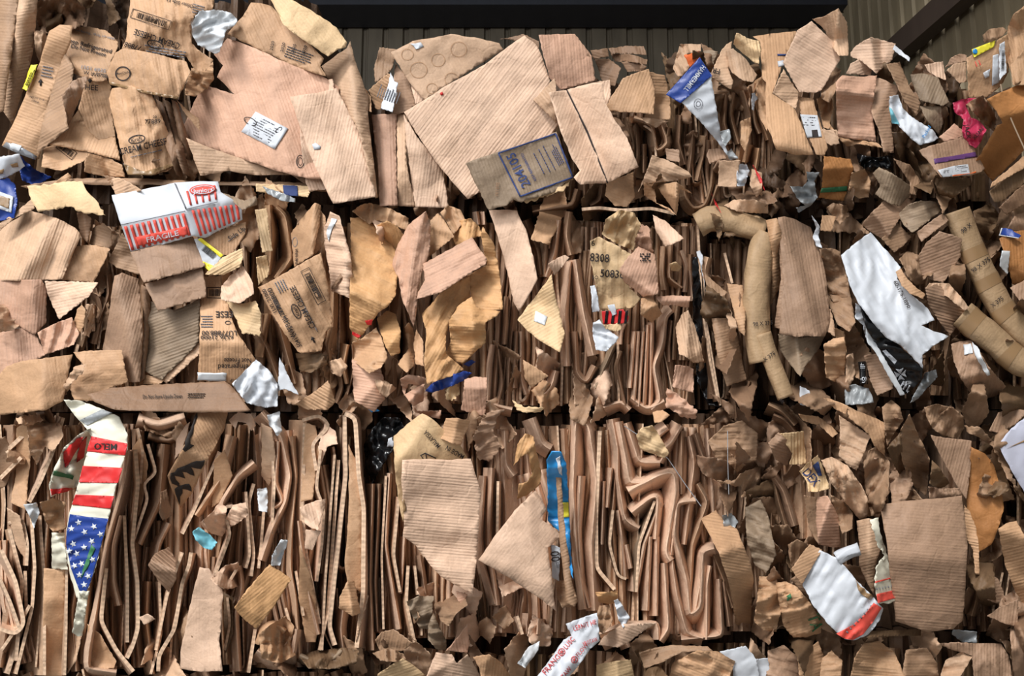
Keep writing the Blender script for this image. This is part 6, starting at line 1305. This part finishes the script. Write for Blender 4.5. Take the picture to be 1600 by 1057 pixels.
# ------------------------------------------------ bottom row, top edges only
S('C2', 'cardboard_sheet', 'bright yellow-tan carton top in the bottom row beside the gap', '460,1050 520,1010 555,990 600,1020 640,1057 620,1100 450,1100', .06, 'Y', cr=.3)
S('C2', 'cardboard_sheet', 'torn brown board above the bright yellow-tan carton', '440,970 500,950 560,975 570,998 520,1005 470,1000', .08, 'M', cr=.5, wr=1)
S('C2', 'crushed_box', 'pinkish crushed box top in the bottom row, left of centre', '645,1057 680,968 740,975 760,1010 800,975 850,1057 840,1100 640,1100', .05, 'P', cr=.5, n=6)
S('C2', 'crushed_box', 'rounded tan board top in the bottom row below the middle bale', '820,985 880,975 930,1010 968,1060 960,1100 860,1100 845,1030', .06, 'K', cr=.3)
S('C3', 'cardboard_sheet', 'two-panel pale board in the bottom row right of the white tape', '318,1015 395,1000 450,995 470,1100 320,1100', .09, 'Y', cr=.05, folds=[(395, 1000, 400, 1080, .8)])
S('C3', 'crushed_box', 'crumpled shiny kraft box in the bottom row below the middle bale', '590,1100 605,1010 700,960 780,965 845,1002 825,1060 810,1100', .09, 'K', cr=.4, wr=1)
S('C3', 'plastic_sheet', 'folded white sheet in the bottom row beside the crumpled kraft box', '785,965 830,955 882,943 925,995 935,1057 930,1100 840,1100 832,1010', .10, 'W', cr=.1)
S('C3', 'plastic_sheet', 'narrow white sheet end right of the folded white sheet', '925,992 968,990 990,1100 930,1100', .08, 'W', cr=.1)
S('C3', 'cardboard_sheet', 'long curled plate over the bottom row at centre', '520,955 600,940 740,945 760,962 640,968 580,1000 500,1030 480,970', .07, 'M', cr=.3)
S('C3', 'crushed_box', 'dark twisted board in the bottom row right of the white tape', '460,960 520,960 560,1020 590,1057 560,1100 490,1100 500,1030', .04, 'Q', cr=.7, wr=.8)
for i, (p, c, w_) in enumerate((('-10,1100 0,960 60,940 115,985 125,1100', 'N', 'leftmost rounded brown board top'), ('118,1100 115,970 150,960 190,925 215,1000 200,1100', 'K', 'upright tan folded board top'), ('190,1100 205,990 240,960 282,1000 272,1100', 'K', 'second upright tan board top'), ('305,1100 325,990 360,935 420,925 480,970 535,1100', 'K', 'wide rounded ribbed board top'), ('500,1100 520,960 600,950 640,1010 650,1100', 'M', 'dull brown board top'), ('640,1100 670,1000 730,965 772,985 740,1040 700,1100', 'T', 'pale torn flap'), ('640,935 700,930 880,935 910,980 930,1100 780,1100 770,980 700,960', 'N', 'broad ribbed brown box top'), ('915,880 1010,870 1010,1100 935,1100', 'N', 'rightmost tan board'), ('700,880 790,890 790,932 735,930 695,900', 'grey', 'grey plastic film'))):
    S('C4', 'crushed_box' if c != 'grey' else 'plastic_sheet', w_ + ' in the bottom row at the right', p, .04 + .012 * (i % 4), c, cr=.2, bend=(0, .06) if i in (0, 3) else None, fl=1.6 if i in (3, 6) else .7, ang=85 if i == 3 else None, wr=.3)

# broad smooth board faces seen between the edge-on folds of the third-row left bale
for i, (p, c, d_, w_) in enumerate((('62,120 118,85 120,200 105,330 100,430 40,400 60,300', 'K', -.02, 'upper left, beside the flag bag'), ('25,420 75,450 100,560 108,640 60,560', 'T', .0, 'below the upper left board'),
  ('165,650 246,655 244,1060 166,1058', 'K', -.03, 'below the short white strip'), ('330,860 380,900 440,1000 430,1030 345,1030', 'K', .0, 'inside the big loop'),
  ('262,780 300,820 310,900 290,1000 255,1050 250,850', 'T', -.03, 'under the twisted flag tail'), ('700,110 720,95 690,200 660,240 668,160', 'P', .05, 'left of the sooty box side'),
  ('810,240 850,200 880,300 830,400 800,420', 'K', .0, 'right of the sooty box side'), ('500,200 530,150 560,260 540,400 515,480', 'K', -.02, 'right of the tall folded loop'),
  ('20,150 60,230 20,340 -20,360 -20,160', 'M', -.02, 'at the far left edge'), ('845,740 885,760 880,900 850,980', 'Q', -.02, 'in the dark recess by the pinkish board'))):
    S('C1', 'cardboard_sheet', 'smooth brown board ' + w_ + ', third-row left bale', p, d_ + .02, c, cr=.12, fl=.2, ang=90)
for i, (p, c, d_, w_) in enumerate((('188,100 225,110 240,200 215,390 170,400 178,250', 'K', .0, 'upper centre between pale edges'), ('165,560 215,700 240,860 225,930 190,930 160,760', 'K', .02, 'slanting at lower centre'),
  ('20,100 60,120 75,240 50,340 20,300', 'T', .0, 'below the clear plastic bag end'), ('260,100 300,130 310,180 270,190 245,260 235,190', 'P', .02, 'at the top right fold'))):
    S('C2', 'cardboard_sheet', 'smooth brown board ' + w_ + ', right side of third-row left bale', p, d_ + .01, c, cr=.12, fl=.2, ang=90)
S('C1', 'crushed_box', 'tangled looping brown ply at the right of the third-row left bale', '765,470 800,440 830,400 860,420 850,470 880,410 930,400 940,450 900,480 860,500 840,530 800,520', .10, 'P', cr=.8, wr=1.3)
S('C1', 'crushed_box', 'crumpled lower knot of ply above the orange-tan board', '795,690 850,640 900,625 915,670 900,720 860,730 820,715', .10, 'P', cr=.8, wr=1.3)
S('C1', 'crushed_box', 'crumpled brown ply gathered below the flag bag side', '150,400 200,385 250,400 240,450 250,500 200,515 170,470', .09, 'K', cr=.8, wr=1.6)
S('C1', 'crushed_box', 'crumpled corner fold at the upper left of the third-row left bale', '100,100 160,85 230,100 240,150 200,210 170,190 140,260 110,210', .07, 'T', cr=.8, wr=1.2)
S('C2', 'crushed_box', 'crumpled tan rosette at the bottom right of the third-row left bale', '10,900 60,860 110,830 145,870 130,940 150,980 90,1010 20,990', .08, 'K', cr=.8, wr=1.5)
S('C2', 'crushed_box', 'sooty grey crumpled bottom edge of the third-row left bale', '160,980 230,960 330,950 390,960 380,1010 300,1030 200,1030', .07, 'Q', cr=.8, wr=1.6)
